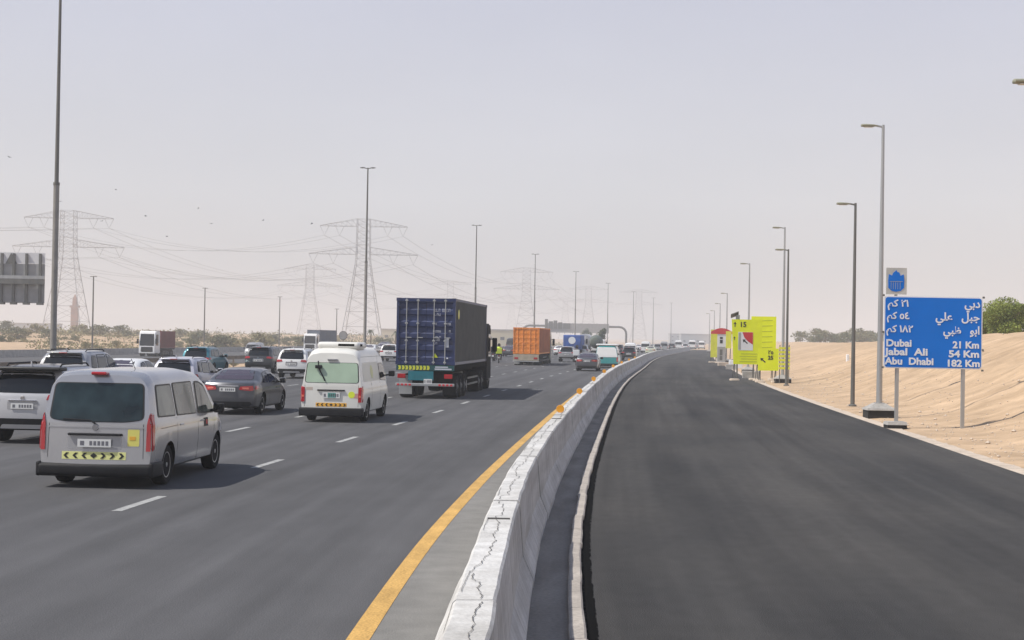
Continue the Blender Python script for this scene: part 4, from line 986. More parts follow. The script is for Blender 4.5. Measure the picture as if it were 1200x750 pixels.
def suv(label, pm, roof=None, cat='car', k=1.0, glass=None):
    r = empty('suv_car', label=label, cat=cat)
    bv = cab_common(r, SUV, pm, [[(.50, 1.14), (1.0, 1.12), (1.06, 1.54), (.68, 1.54)], [(1.08, 1.10), (2.0, 1.08), (2.0, 1.58), (1.14, 1.57)], [(2.08, 1.08), (3.12, 1.05), (2.95, 1.26), (2.5, 1.54), (2.3, 1.58), (2.08, 1.58)]],
        [(-.70, 1.10), (.70, 1.10), (.60, 1.55), (-.60, 1.55)], [(-.68, 1.16), (.68, 1.16), (.56, 1.58), (-.56, 1.58)], M['glass'], glass)
    wheels(r, SUV, 'five'); mirrors(r, SUV, 2.95, 1.14, pm)
    for s_ in (-1, 1):
        P = [(.52, .96), (.90, .92), (.90, 1.06), (.56, 1.07)]; P = P if s_ > 0 else mirror_poly(P); t_ = patch('tail_light', bv, P, 'B', M['tail_red'], r, off=.018, th=.05, grid=.06)
        P = [(.18, .93), (.42, .97), (.40, 1.06), (.19, 1.06)]; patch('tail_light_side', bv, P, 'R' if s_ > 0 else 'L', M['tail_red'], t_, off=.010, th=.03)
        P = [(4.1, .78), (4.5, .7), (4.45, .86), (4.15, .92)]; patch('headlight', bv, P, 'R' if s_ > 0 else 'L', M['lens_clear'], r)
    patch('lower_bumper', bv, roundp([(-.84, .31), (.84, .31), (.80, .55), (-.80, .55)], .06), 'B', M['plastic'], r, off=.010)
    patch('grey_skid', bv, roundp([(-.5, .33), (.5, .33), (.45, .42), (-.45, .42)], .03), 'B', P_LGREY, r, off=.018)
    mb = MB(); mb.rbox(-.56, .56, .17, .42, 1.60, 1.645, .015); mb.build('spoiler', pm if roof is None else M['plastic'], r, sharp=50)
    mb = MB(); mb.rbox(-.14, .14, .165, .2, 1.605, 1.635, .008); mb.build('brake_light', M['tail_red'], r)
    patch('plate_recess', bv, rp(-.34, .34, .74, .92, .03), 'B', P_LGREY, r, off=.003); plate(r, -.004, .82, .50, .12)
    mb = MB(); mb.lathe([(.05, -.01), (.055, 0), (.03, .003)], 'y', 14, (0, .02, .985)); mb.build('round_badge', M['chrome'], r)
    mb = MB(); mb.rbox(-.32, .32, -.005, .03, .925, .955, .008); mb.build('plate_garnish', M['chrome'], r)
    for s_ in (-1, 1): mb = MB(); mb.tube([(s_ * .60, .6, 1.66), (s_ * .60, .7, 1.72), (s_ * .60, 2.2, 1.73), (s_ * .60, 2.35, 1.66)], .018, 6); mb.build('roof_rail', M['plastic'], r)
    mb = MB(); mb.prism([(.45, 1.66), (.60, 1.66), (.46, 1.78)], -.012, .012, 'x'); mb.build('antenna_fin', pm, r)
    for ax in 'RL':
        gap(bv, [(2.04, 1.05), (2.0, .42)], ax, r); gap(bv, [(3.08, 1.02), (3.05, .42)], ax, r)
        patch('sill_cladding', bv, [(1.35, .31), (3.15, .31), (3.15, .42), (1.35, .42)], ax, M['plastic'], r, off=.008)
    if k != 1: r.scale = (k, k, k)
    return r, bv
S1, bv = sedan('dark grey sedan with red tail lamps right of the silver van', P_GREY); place(S1, X(266, 48.3, 0), 48.3)
S2, bv = sedan('white sedan seen over the roof of the silver van', P_WHITE); S2.scale = (1.02, 1.02, 1.06); place(S2, X(126, 56.5, 0), 56.5)
U1, bv = suv('large white suv with black spoiler at the left edge', P_PEARL, roof='b', k=1.045, glass=M['glass']); place(U1, X(25, 34.6, 0), 34.6)
patch('black_roof_film', bv, roundp([(-.62, .35), (.62, .35), (.62, 2.4), (-.62, 2.4)], .1), 'T', P_BLACK, U1, off=.006)
mb = MB(); mb.rbox(-.80, .80, .06, .50, 1.575, 1.66, .03, 3); mb.build('black_spoiler', M['seal'], U1, sharp=50)
U2, bv = suv('silver grey suv with dark rear glass behind the white suv', P_LGREY, k=1.09, glass=M['glass']); place(U2, X(17, 49.6, 0), 49.6 + 5)
U3, bv = suv('cool white crossover between the silver van roof and the teal suv', P_LILAC, k=.97); place(U3, X(201, 56.5, 0), 56.5)
U4, bv = suv('teal blue suv beyond the white crossover', P_TEAL, k=1.0); place(U4, X(228, 92, 0), 92)
U5, bv = suv('black suv left of the farther white crossover', P_CHAR, k=1.02); place(U5, X(302, 98, 0), 98)
U6, bv = suv('bright white crossover just left of the white minibus', P_WHITE, k=1.02); place(U6, X(341, 88, 0), 88)

# --- containers and lorries -------------------------------------------------
def container(name, pm, L, H, label, x, z, rz, zb, marks=False, pm_side=None, rod=None, W=2.44, dep=.04):
    r = empty(name, (x, z, zb), rz, label=label, cat='container'); h = W / 2
    mb = MB()
    for s_ in (-1, 1):
        a, b = sorted((s_ * h, s_ * (h - .1)))
        mb.box(a, b, 0, .12, 0, H); mb.box(a, b, L - .12, L, 0, H); mb.box(a + .002, b - .002, .121, L - .121, .002, .12); mb.box(a + .002, b - .002, .121, L - .121, H - .1, H - .002)
    mb.box(-h + .101, h - .101, .005, .1, .003, .14); mb.box(-h + .101, h - .101, .005, .1, H - .14, H - .003); mb.build('corner_frame', pm, r)
    for s_ in (-1, 1):          # corrugated sides
        V = []; n = int(L / .28); pts = []
        for i in range(n):
            y0 = .12 + (L - .24) * i / n; d = (L - .24) / n
            pts += [(y0, 0), (y0 + d * .28, 0), (y0 + d * .45, -.05), (y0 + d * .8, -.05)]
        pts.append((L - .12, 0))
        for y, dx in pts:
            for zz in (.12, H - .1): V.append((s_ * (h - .012 + dx), y, zz))
        mb = MB(); mb.add(V, [(2 * i, 2 * i + 2, 2 * i + 3, 2 * i + 1) for i in range(len(pts) - 1)]); mb.build('side_panel', pm_side or pm, r)
    mb = MB(); mb.box(-h + .1, h - .1, .1, L - .1, H - .05, H - .02); mb.build('roof', pm, r)
    mb = MB(); mb.box(-h + .1, h - .1, L - .1, L - .05, .12, H - .1); mb.build('front_wall', pm, r)
    mb = MB(); mb.box(-h + .1, h - .1, .1, L - .1, .01, .11); mb.build('floor', M['under'], r)
    for s_ in (-1, 1):          # doors with horizontal corrugations
        a, b = sorted((s_ * .008, s_ * (h - .11))); zs2 = []; n = 5; z0, z1 = .15, H - .15
        for i in range(n):
            q0 = lerp(z0, z1, i / n); d = (z1 - z0) / n; zs2 += [(q0, 0), (q0 + d * .30, 0), (q0 + d * .40, dep), (q0 + d * .84, dep), (q0 + d * .94, 0)]
        zs2.append((z1, 0)); V = []
        for zz, dy in zs2: V += [(a, .03 + dy, zz), (b, .03 + dy, zz)]
        mb = MB(); mb.add(V, [(2 * i, 2 * i + 1, 2 * i + 3, 2 * i + 2) for i in range(len(zs2) - 1)]); mb.box(a, b, .08, .1, z0, z1); dr = mb.build('door', pm, r)
        for k in (.30, .72):
            xx = s_ * (h - .1) * k; mb = MB(); mb.tube([(xx, .002, .03), (xx, .002, H - .03)], .022, 8); rd = mb.build('lock_rod', rod or M['steel_light'], dr)
            for zz in (.1, H * .36, H * .62, H - .1): mb = MB(); mb.rbox(xx - .06, xx + .06, -.025, .03, zz - .03, zz + .03, .008); mb.build('rod_bracket', rod or M['steel_light'], dr)
            mb = MB(); mb.rbox(min(xx, xx - s_ * .0) - .02, xx + .22, -.035, -.01, H * .40, H * .40 + .035, .006); mb.build('lock_handle', rod or M['steel_light'], dr)
        for zz in (.3, H * .38, H * .64, H - .3): mb = MB(); a2, b2 = sorted((s_ * (h - .14), s_ * (h - .02))); mb.box(a2, b2, -.012, .03, zz - .05, zz + .05); mb.build('hinge', pm, dr)
    for sx in (-1, 1):
        for y in (0, L):
            for zz in (0, H): mb = MB(); cx, cy = sx * (h - .075), y + (.075 if y == 0 else -.075); cz = zz + (.06 if zz == 0 else -.06); mb.box(cx - .09, cx + .09, cy - .09, cy + .09, cz - .065, cz + .065); mb.build('corner_casting', pm, r)
    return r
def cab(r, pm, y0, W, H, depth=2.1, z0=.55):
    h = W / 2; prof = [(y0, z0), (y0, H - .15), (y0 + .25, H), (y0 + depth - .45, H), (y0 + depth - .18, H - .35), (y0 + depth, z0 + .95), (y0 + depth + .04, z0 - .1), (y0 + .1, z0 - .1)]
    bm = bmesh.new(); mb = MB(); mb.prism(prof, -h, h, 'x'); me = mb.data('cab', pm); bm.from_mesh(me); bmesh.ops.bevel(bm, geom=[e for e in bm.edges if abs(e.verts[0].co.x) > h - .01], offset=.07, segments=3, affect='EDGES'); bm.to_mesh(me); bv = BVHTree.FromBMesh(bm); bm.free()
    me.polygons.foreach_set('use_smooth', [True] * len(me.polygons)); me.set_sharp_from_angle(angle=R(40)); link('cab', me, r)
    patch('windscreen', bv, roundp([(-h + .14, z0 + 1.0), (h - .14, z0 + 1.0), (h - .2, H - .42), (-h + .2, H - .42)], .08), 'F', M['glass'], r)
    patch('grille', bv, roundp([(-h + .3, z0 + .1), (h - .3, z0 + .1), (h - .35, z0 + .85), (-h + .35, z0 + .85)], .05), 'F', M['plastic'], r)
    for s_ in (-1, 1):
        P = [(h - .42, z0 + .0), (h - .12, z0 + .0), (h - .12, z0 + .2), (h - .42, z0 + .2)]; patch('headlight', bv, P if s_ > 0 else mirror_poly(P), 'F', M['lens_clear'], r)
        window(r, bv, [(y0 + .75, z0 + 1.05), (y0 + depth - .25, z0 + 1.05), (y0 + depth - .38, H - .5), (y0 + .75, H - .5)], 'R' if s_ > 0 else 'L', M['glass'])
        a, b = sorted((s_ * (h + .06), s_ * (h + .30))); mb = MB(); mb.rbox(a, b, y0 + depth - .1, y0 + depth + .08, z0 + 1.3, z0 + 2.0, .04); mb.tube([(s_ * (h - .05), y0 + depth - .1, z0 + 1.95), (s_ * (h + .18), y0 + depth, z0 + 1.9)], .02, 6); mb.build('mirror', M['plastic'], r)
        a, b = sorted((s_ * (h - .35), s_ * (h + .01))); mb = MB(); mb.box(a, b, y0 + .3, y0 + .75, .35, z0 - .11); mb.build('step', M['plastic'], r)
def lorry(label, pm_cab, L, deck, label_cat='lorry', W=2.44, tri=True, rear='teal', Hcab=3.05, cabd=2.1):
    r = empty('container_lorry', label=label, cat=label_cat); h = W / 2
    mb = MB()
    for s_ in (-1, 1): mb.box(s_ * .45 - .06, s_ * .45 + .06, .2, L + .4, deck - .42, deck - .05)
    for y in [.25 + 1.45 * i for i in range(int(L / 1.45) + 1)]: mb.box(-h + .05, h - .05, y, y + .12, deck - .18, deck - .052)
    for s_ in (-1, 1): a, b = sorted((s_ * (h - .12), s_ * (h - .02))); mb.box(a, b, .14, L - .1, deck - .2, deck - .004)
    mb.build('chassis', M['under'], r)
    sp = dict(W=h, wr=.5, axles=([1.3, 2.6, 3.9] if tri else [1.3, 2.6]))
    t, d, b_ = wheel_data(.5, .55, 'truck')
    ya = sp['axles'] + [L - 2.6, L - 1.3] + [L + cabd - .5]
    for y in ya:
        for s_ in (-1, 1):
            w_ = link('wheel', t, r, (s_ * (h - .30), y, .5), (0, 0, 0 if s_ > 0 else math.pi)); link('rim', d, w_)
    for s_ in (-1, 1):
        for y in (.72,): mb = MB(); a, b = sorted((s_ * (h - .58), s_ * (h - .03))); mb.box(a, b, y, y + .02, .16, deck - .45); mb.build('mud_flap', (M['steel_light'] if s_ < 0 else M['plastic']), r)
        mb = MB(); a, b = sorted((s_ * (h - .06), s_ * (h - .02))); mb.box(a, b, 4.9, L - 3.4, .45, .53); mb.box(a, b, 4.9, L - 3.4, .72, .80); mb.build('side_guard', M['steel_dark'], r)
    mb = MB(); mb.rbox(-.5, .5, L - 4.0, L - 3.2, .5, 1.0, .1); mb.build('fuel_tank', M['steel_dark'], r)
    cab(r, pm_cab, L + .25, W, Hcab, cabd)
    return r
ZT = 63.2; xt = X(497.5, ZT, 0); hd = heading(69)
T1 = lorry('black lorry cab and trailer carrying the blue container', mat('matt_black_paint', (.014, .014, .016), .8, spec=.12), 12.2, 1.40, Hcab=3.25); place(T1, xt, ZT, hd)
blue = mat('container_blue', (.016, .030, .105), .5, var=.3, scale=1.2, coat=.1); bluedark = mat('container_side_slate', (.050, .055, .058), .6, var=.25, scale=1.5)
C1 = container('shipping_container', blue, 12.19, 2.74, 'dark blue shipping container with white locking rods and faded white lettering', xt, ZT, hd, 1.405, pm_side=bluedark)
white_mk = mat('container_white_print', (.52, .54, .60), .6)
def marks(parent, rows, x0, zt, m, h_=.10):
    q = random.Random(3)
    for (xa, xb, zz, hh) in rows:
        mb = MB(); x = xa
        while x < xb - .03:
            w_ = q.uniform(.035, .06); k = q.random()
            if k < .8:
                mb.box(x, x + .014, .018, .022, zz, zz + hh)
                if k < .5: mb.box(x + .015, x + w_, .018, .022, zz + hh - .016, zz + hh)
                if k > .2: mb.box(x + .015, x + w_, .018, .022, zz, zz + .016)
                if k < .6: mb.box(x + w_ + .001, x + w_ + .013, .018, .022, zz, zz + hh)
            x += w_ + .035
        mb.build('white_lettering', m, parent)
marks(C1, [(.36, 1.05, 2.18, .13), (.36, .62, 2.02, .10), (.30, .66, 1.64, .09), (.72, 1.04, 1.64, .09), (.30, .66, 1.34, .09), (.70, 1.04, 1.34, .09), (.33, .62, .98, .1), (.33, .60, .84, .09), (.33, .6, 1.12, .06)], 0, 0, white_mk)
mb = MB(); mb.box(.80, .96, .016, .02, .72, 1.1); mb.build('white_label', white_mk, C1); mb = MB(); mb.box(.86, .94, .012, .018, .25, .31); mb.build('small_label', M['sign_white'], C1)
mb = MB(); mb.prism([(.28, .30), (.52, .30), (.40, .48)], .008, .014); mb.build('warning_triangle', M['olive'], C1)
mb = MB(); mb.lathe([(.16, 0), (.16, .008)], 'x', 12, (1.222, 1.1, 2.1)); 
for v in mb.V: v.z = 2.1 + (v.z - 2.1) * 1.3; v.y = 1.1 + (v.y - 1.1) * 1.6
mb.build('yellow_side_mark', M['sticker'], C1)
teal_p = mat('teal_panel', (.01, .16, .20), .5, var=.2, scale=3); dteal = mat('dark_teal_board', (.008, .07, .075), .5)
mb = MB(); mb.box(-1.2, 1.2, -.02, .08, 1.16, 1.385); bd = mb.build('tail_board', dteal, T1)
for i in range(9):
    x0 = -1.12 + .148 * i; mb = MB(); mb.prism([(x0, 1.19), (x0 + .10, 1.19), (x0 + .13, 1.27), (x0 + .10, 1.36), (x0, 1.36), (x0 + .03, 1.27)], -.028, -.021); mb.build('yellow_chevron', mat('chevron_yellow', (.60, .62, .05), .5) if i == 0 else bpy.data.materials['chevron_yellow'], bd)
mb = MB(); mb.box(.40, 1.10, -.027, -.021, 1.20, 1.26); mb.box(.42, .95, -.027, -.021, 1.29, 1.34); mb.build('white_print', white_mk, bd)
mb = MB(); mb.box(-.70, .35, -.03, .0, .76, 1.14); mb.build('teal_panel', teal_p, T1); mb = MB(); mb.box(.36, 1.15, .05, .1, .62, 1.15); mb.build('dark_panel', M['under'], T1)
plate(T1, -.035, .72, .34, .2, x=.13)
mb = MB(); mb.rbox(-1.22, 1.22, -.05, .05, .52, .64, .02); mb.build('rear_bumper', M['steel_light'], T1)
for s_ in (-1, 1):
    a, b = sorted((s_ * .80, s_ * 1.14)); mb = MB(); mb.rbox(a, b, -.04, .04, .84, 1.02, .02); mb.build('tail_light', M['tail_red'], T1)
    for i in range(4): a = s_ * (.62 + .16 * i); mb = MB(); mb.box(a - .05, a + .05, -.058, -.051, .54, .62); mb.build('red_white_marker', M['red'], T1)
ZT = 143; xt = X(616.2, ZT, 0); hd = heading(150)
T2 = lorry('beige lorry carrying the orange container', P_BEIGE, 12.2, 1.10, Hcab=3.05, rear='beige'); place(T2, xt, ZT, hd, -.05)
orange = mat('container_orange', (.80, .25, .025), .55, var=.10, scale=1.2); orange_side = mat('container_side_orange', (.42, .125, .045), .65, var=.2, scale=1.2)  # side walls get a darker orange than the doors
C2 = container('shipping_container', orange, 12.19, 2.46, 'orange shipping container on the beige lorry', xt, ZT, hd, 1.06, pm_side=orange_side, rod=mat('orange_rods', (.88, .36, .08), .5), dep=.012)
mb = MB(); mb.box(-1.2, 1.2, -.03, .06, .50, 1.08); mb.build('tail_board', mat('beige_board', (.42, .36, .27), .6, var=.2, scale=2), T2)
mb = MB(); mb.rbox(-1.22, 1.22, -.06, .05, .38, .47, .02); mb.build('rear_bumper', M['steel_light'], T2)
for s_ in (-1, 1): a, b = sorted((s_ * .72, s_ * 1.08)); mb = MB(); mb.rbox(a, b, -.05, 0, .62, .8, .02); mb.build('tail_light', M['tail_red'], T2)
mb = MB(); mb.rbox(1.22, 1.30, 12.4, 12.7, .3, 3.5, .03); mb.build('exhaust_stack', M['steel_light'], T2)
# lorries coming the other way
def rev(root, L, x, z, zz):
    hd_ = heading(z) + math.pi; f = Vector((-math.sin(hd_), math.cos(hd_), 0)); p = Vector((x, z, zz)) - f * L
    root.location = p; root.rotation_euler = (0, 0, hd_); return p, hd_
T3 = lorry('white lorry cab coming the other way with a dark red container', P_WHITE, 6.2, 1.2, tri=False, Hcab=3.7); p, h_ = rev(T3, 8.5, X(172, 222, -1), 222, -1.12)
container('shipping_container', mat('container_dark_red', (.20, .035, .03), .6, var=.2, scale=1), 6.06, 2.5, 'dark red container on the white lorry across the median', p.x, p.y, h_, .1)
T4 = lorry('white lorry cab coming the other way with a dark grey box body', P_WHITE, 12.2, 1.2, tri=True, Hcab=3.4); p, h_ = rev(T4, 14.5, X(363, 285, -1), 285, -.8)
container('box_body', mat('slate_tarpaulin', (.11, .13, .17), .7, var=.15, scale=1), 12.19, 2.9, 'dark slate box load on the white lorry right of centre across the median', p.x, p.y, h_, .42)
mb_, _ = minibus('pale minibus coming the other way across the median', P_LGREY, M['glass'], detail=False); rev(mb_, 5.3, X(292, 232, -1), 232, -1.1)

# --- distant traffic ----------------------------------------------------------
def recolour(root, pm):
    for o in children(root):
        if o.name.split('.')[0] in ('body', 'mirror', 'spoiler') and o.material_slots and o.material_slots[0].material != M['plastic']:
            o.material_slots[0].link = 'OBJECT'; o.material_slots[0].material = pm
def far(proto, px, z, pm, label, back=False, k=1.0, zz=0):
    r = copy_tree(proto); r['label'] = label; recolour(r, pm); r.scale = (k, k, k)
    if back: rev(r, 4.7 * k, X(px, z, zz), z, zz)
    else: place(r, X(px, z, 0), z, None, zz)
    return r
far(S1, 687.5, 122, P_GREY, 'grey hatchback right behind the turquoise and white minibus')
far(U1 if False else U6, 736.5, 186, P_BLACK, 'black suv nearest the barrier ahead of the turquoise minibus', k=.98)
MBt, bv = minibus('turquoise and white minibus near the barrier', P_TURQ, M['glass_pale'], detail=False); place(MBt, X(710.5, 137, 0), 137)
MBt.scale = (1.12, 1, .93)
for ax in 'RL': patch('white_upper', bv, roundp([(.3, 1.74), (4.0, 1.74), (3.6, 2.1), (.4, 2.1)], .05), ax, P_WHITE, MBt, off=.012)
patch('white_upper', bv, roundp([(-.86, 1.04), (.86, 1.04), (.72, 1.99), (-.72, 1.99)], .08), 'B', P_WHITE, MBt, off=.016)
for s_ in (-1, 1):
    P = [(.06, 1.16), (.70, 1.16), (.66, 1.80), (.06, 1.80)]; patch('rear_pane', bv, roundp(P if s_ > 0 else mirror_poly(P), .1), 'B', M['plate'], MBt, off=.022)
mb = MB(); mb.rbox(-.85, .85, .2, 4.2, 2.14, 2.3, .1, 3); mb.build('roof_pod', P_WHITE, MBt, sharp=60)
mini2 = mb_
def farbus(px, z, pm, label, back=False, k=1.0, zz=0):
    r = copy_tree(mini2); r['label'] = label; recolour(r, pm); r.scale = (k, k, k)
    if back: rev(r, 5.3, X(px, z, zz), z, zz)
    else: place(r, X(px, z, 0), z, None, zz)
farbus(738, 215, P_WHITE, 'white van just ahead of the black suv by the barrier', k=.95)
far(S1, 655, 232, P_WHITE, 'small white car right of the orange container')
far(S1, 595.5, 205, P_CHAR, 'dark sedan between the motorcyclists and the orange container')
farbus(598.5, 300, P_CHAR, 'dark van above the dark sedan left of the orange container', k=1.1)
far(U3, 663.5, 168, P_LGREY, 'pale grey pickup sized car left of the white box motorcycle')
far(U6, 682, 215, P_WHITE, 'white car partly hidden under the grey tanker')
far(S2, 762, 262, P_BEIGE, 'pale yellow car rearmost of the far queue')
farbus(756, 300, P_WHITE, 'white van behind the pale yellow car in the far queue')
far(U6, 770, 330, P_LGREY, 'grey car in the middle of the far queue')
far(S2, 748, 345, P_WHITE, 'white car at the left of the far queue')
farbus(778, 360, P_LGREY, 'grey van in the far queue above the barrier')
far(U3, 787, 400, P_CHAR, 'dark hazy car in the far queue')
farbus(795, 430, P_WHITE, 'bright white van above the bend of the barrier', k=1.15)
farbus(811, 455, P_WHITE, 'pale van at the far right of the traffic queue', k=1.2)
far(U6, 803, 400, P_WHITE, 'tiny white car below the two far white vans')
farbus(822, 470, P_WHITE, 'last white van beside the yellow sign', k=1.1)
far(U3, 724, 250, P_CHAR, 'dark car hidden behind the turquoise minibus right side')
far(S1, 430, 180, P_WHITE, 'white car beyond the white minibus roof left of the blue lorry')
for i, (px, z, pm, lab) in enumerate(((446, 210, P_LGREY, 'grey car glimpsed between minibus and blue lorry'), (455, 150, P_WHITE, 'white car glimpsed beside the blue lorry mirror'), (448, 260, P_CHAR, 'dark far car left of the blue container'))): far((S1, U6, S1)[i], px, z, pm, lab)

# tarpaulin truck, tanker, green truck
def boxtruck(name, label, px, z, pm, H, L=7.0, kind='box', k=1.0):
    r = empty(name, label=label, cat='truck'); h = 1.22
    mb = MB(); mb.box(-.9, .9, .1, L + .2, .75, .98); mb.build('chassis', M['under'], r)
    t, d, b_ = wheel_data(.5, .55, 'truck')
    for y in (1.3, 2.6, L + 1.3):
        for s_ in (-1, 1): w_ = link('wheel', t, r, (s_ * (h - .3), y, .5), (0, 0, 0 if s_ > 0 else math.pi)); link('rim', d, w_)
    if kind == 'box': mb = MB(); mb.rbox(-h, h, 0, L, 1.0, H, .12, 3); b = mb.build('cargo_body', pm, r, sharp=60)
    elif kind == 'tank': mb = MB(); mb.lathe([(.3, 0), (1.0, .12), (1.15, .4), (1.15, L - .4), (1.0, L - .12), (.3, L)], 'y', 20, (0, 0, 2.15)); b = mb.build('tank', pm, r, sharp=40)
    else:
        mb = MB(); mb.lathe([(.55, 0), (.75, .1), (1.15, 1.6), (1.15, 3.0), (.7, 4.6)], 'y', 18, (0, .4, 2.5)); b = mb.build('mixer_drum', pm, r, sharp=40)
    cab(r, P_WHITE, L + .25, 2.4, 2.9, 2.0)
    mb = MB(); mb.rbox(-1.2, 1.2, -.05, .06, .55, .7, .02); mb.build('rear_bumper', M['steel_dark'], r)
    for s_ in (-1, 1): a, b2 = sorted((s_ * .8, s_ * 1.1)); mb = MB(); mb.box(a, b2, -.07, -.051, .72, .88); mb.build('tail_light', M['tail_red'], r)
    r.scale = (k, k, k); place(r, X(px, z, 0), z); return r, b
tarp = mat('blue_tarpaulin', (.02, .085, .34), .7, var=.4, scale=1.1)
r, b = boxtruck('tarpaulin_truck', 'truck with blue tarpaulin and white disc on its back', 670, 212, tarp, 3.05)
mb = MB(); mb.lathe([(.50, -.03), (.50, -.005)], 'y', 18, (0, 0, 2.3)); mb.build('white_disc', M['sign_white'], r)
boxtruck('tank_truck', 'pale grey tank truck beside the blue tarpaulin truck', 684, 236, P_LGREY, 3.1, kind='tank')
boxtruck('mixer_truck', 'dark green grey mixer truck above the grey hatchback', 697, 222, mat('dull_green_paint', (.10, .12, .10), .6), 3.1, kind='mixer', k=.86)

# --- motorcycles and riders ---------------------------------------------------
def motorcycle(label, boxm, accent):
    r = empty('motorcycle', label=label, cat='motorcycle')
    for y in (.3, 1.6):
        mb = MB(); mb.lathe([(.24, -.04), (.29, -.05), (.31, 0), (.29, .05), (.24, .04)], 'x', 22, (0, y, .31)); w_ = mb.build('wheel', M['rubber'], r, sharp=50)
        mb = MB(); mb.lathe([(.05, -.05), (.05, .05)], 'x', 10, (0, y, .31))
        for i in range(10): a = i * .628; mb.tube([(0, y, .31), (0, y + .25 * math.cos(a), .31 + .25 * math.sin(a))], .008, 4)
        mb.lathe([(.22, -.03), (.25, -.03), (.25, .03), (.22, .03)], 'x', 20, (0, y, .31)); mb.build('spokes', M['alloy'], w_)
    mb = MB(); mb.tube([(0, 1.6, .31), (0, 1.42, .85), (0, 1.36, 1.0)], .035, 8); mb.tube([(0, .3, .31), (0, .75, .4), (0, 1.2, .45), (0, 1.38, .88)], .03, 8); mb.tube([(0, .3, .72), (0, .7, .7), (0, 1.38, .9)], .03, 8); mb.build('frame', M['steel_dark'], r, sharp=50)
    mb = MB(); mb.rbox(-.14, .14, .75, 1.15, .32, .62, .06); mb.tube([(.13, .9, .35), (.17, .3, .3), (.17, .0, .36)], .04, 8); mb.build('engine', M['hub'], r)
    mb = MB(); mb.rbox(-.14, .14, .95, 1.36, .68, .92, .09, 3); mb.build('fuel_tank', accent, r, sharp=60)
    mb = MB(); mb.rbox(-.13, .13, .25, .98, .72, .80, .035, 3); mb.build('seat', M['plastic'], r, sharp=60)
    mb = MB(); mb.tube([(-.36, 1.22, 1.08), (-.2, 1.34, 1.04), (.2, 1.34, 1.04), (.36, 1.22, 1.08)], .016, 6); mb.build('handlebar', M['steel_dark'], r)
    for s_ in (-1, 1): mb = MB(); mb.tube([(s_ * .26, 1.3, 1.06), (s_ * .32, 1.32, 1.22)], .01, 5); mb.rbox(s_ * .32 - .06, s_ * .32 + .06, 1.31, 1.34, 1.19, 1.27, .01); mb.build('mirror', M['plastic'], r)
    mb = MB(); mb.rbox(-.07, .07, -.02, .04, .62, .70, .01); mb.build('tail_light', M['tail_red'], r)
    mb = MB(); mb.rbox(-.1, .1, -.04, .0, .44, .58, .005); mb.build('number_plate', M['plate'], r)
    if boxm: mb = MB(); mb.rbox(-.27, .27, -.12, .36, .84, 1.34, .03); mb.build('delivery_box', boxm, r)
    return r
def rider(label, shirt, helmet, trousers, parent=None):
    J = {}; E = []
    def n(k, p, rad): J[k] = (Vector(p), rad)
    def c(*ks): E.extend(zip(ks, ks[1:]))
    n('pelvis', (0, .60, .90), .15); n('waist', (0, .62, 1.03), .135); n('chest', (0, .70, 1.24), .17); n('neckb', (0, .76, 1.40), .085); n('neck', (0, .78, 1.46), .055); n('head', (0, .81, 1.56), .095); n('crown', (0, .82, 1.66), .075)
    c('pelvis', 'waist', 'chest', 'neckb', 'neck', 'head', 'crown')
    for s_, t in ((-1, 'l'), (1, 'r')):
        n('sh' + t, (s_ * .19, .74, 1.36), .07); n('el' + t, (s_ * .31, .92, 1.16), .048); n('wr' + t, (s_ * .33, 1.16, 1.10), .032); n('pm' + t, (s_ * .32, 1.22, 1.10), .035)
        c('neckb', 'sh' + t, 'el' + t, 'wr' + t, 'pm' + t)
        for i in range(4): n(f'f{i}{t}', (s_ * (.275 + .028 * i), 1.265, 1.105 - .002 * i), .011); n(f'g{i}{t}', (s_ * (.272 + .028 * i), 1.25, 1.055 + .006 * (i % 2)), .009); c('pm' + t, f'f{i}{t}', f'g{i}{t}')
        n('th' + t, (s_ * .27, 1.19, 1.07), .012); c('pm' + t, 'th' + t)
        n('hp' + t, (s_ * .11, .64, .84), .105); n('kn' + t, (s_ * .24, 1.02, .72), .065); n('an' + t, (s_ * .2, .86, .32), .045); n('to' + t, (s_ * .21, 1.04, .26), .04)
        c('pelvis', 'hp' + t, 'kn' + t, 'an' + t, 'to' + t)
    keys = list(J); me = bpy.data.meshes.new('tmp_skin'); me.from_pydata([J[k][0] for k in keys], [(keys.index(a), keys.index(b)) for a, b in E], [])
    ob = bpy.data.objects.new('tmp_skin', me); COL.objects.link(ob); md = ob.modifiers.new('s', 'SKIN'); md.use_smooth_shade = True
    for i, k in enumerate(keys): me.skin_vertices[0].data[i].radius = (J[k][1],) * 2; me.skin_vertices[0].data[i].use_root = (k == 'pelvis')
    sb = ob.modifiers.new('u', 'SUBSURF'); sb.levels = 1; sb.render_levels = 1
    bpy.context.view_layer.update(); res = bpy.data.meshes.new_from_object(ob.evaluated_get(bpy.context.evaluated_depsgraph_get())); bpy.data.objects.remove(ob); res.name = 'person'
    res.materials.clear()
    for m_ in (shirt, trousers, M['skin'], M['plastic']): res.materials.append(m_)
    for p in res.polygons: z_, x_ = p.center.z, abs(p.center.x); p.material_index = 2 if (z_ > 1.45 and x_ < .12) or (p.center.y > 1.14 and z_ > .9) else 3 if z_ < .36 else 1 if z_ < .96 and not (p.center.y > 1.1) else 0
    r = tag(link('person', res), label, 'person')
    mb = MB(); V = [(.135 * math.sin(a), .0, .0) for a in (0,)]
    mb.lathe([(.11, -.12), (.135, -.05), (.14, .03), (.12, .10), (.07, .145), (.01, .155)], 'z', 18, (0, .815, 1.60)); mb.build('helmet', helmet, r, sharp=60)
    mb = MB(); mb.rbox(-.1, .1, .91, .955, 1.55, 1.63, .02); mb.build('visor', M['glass'], r)
    return r
white_h = P_WHITE
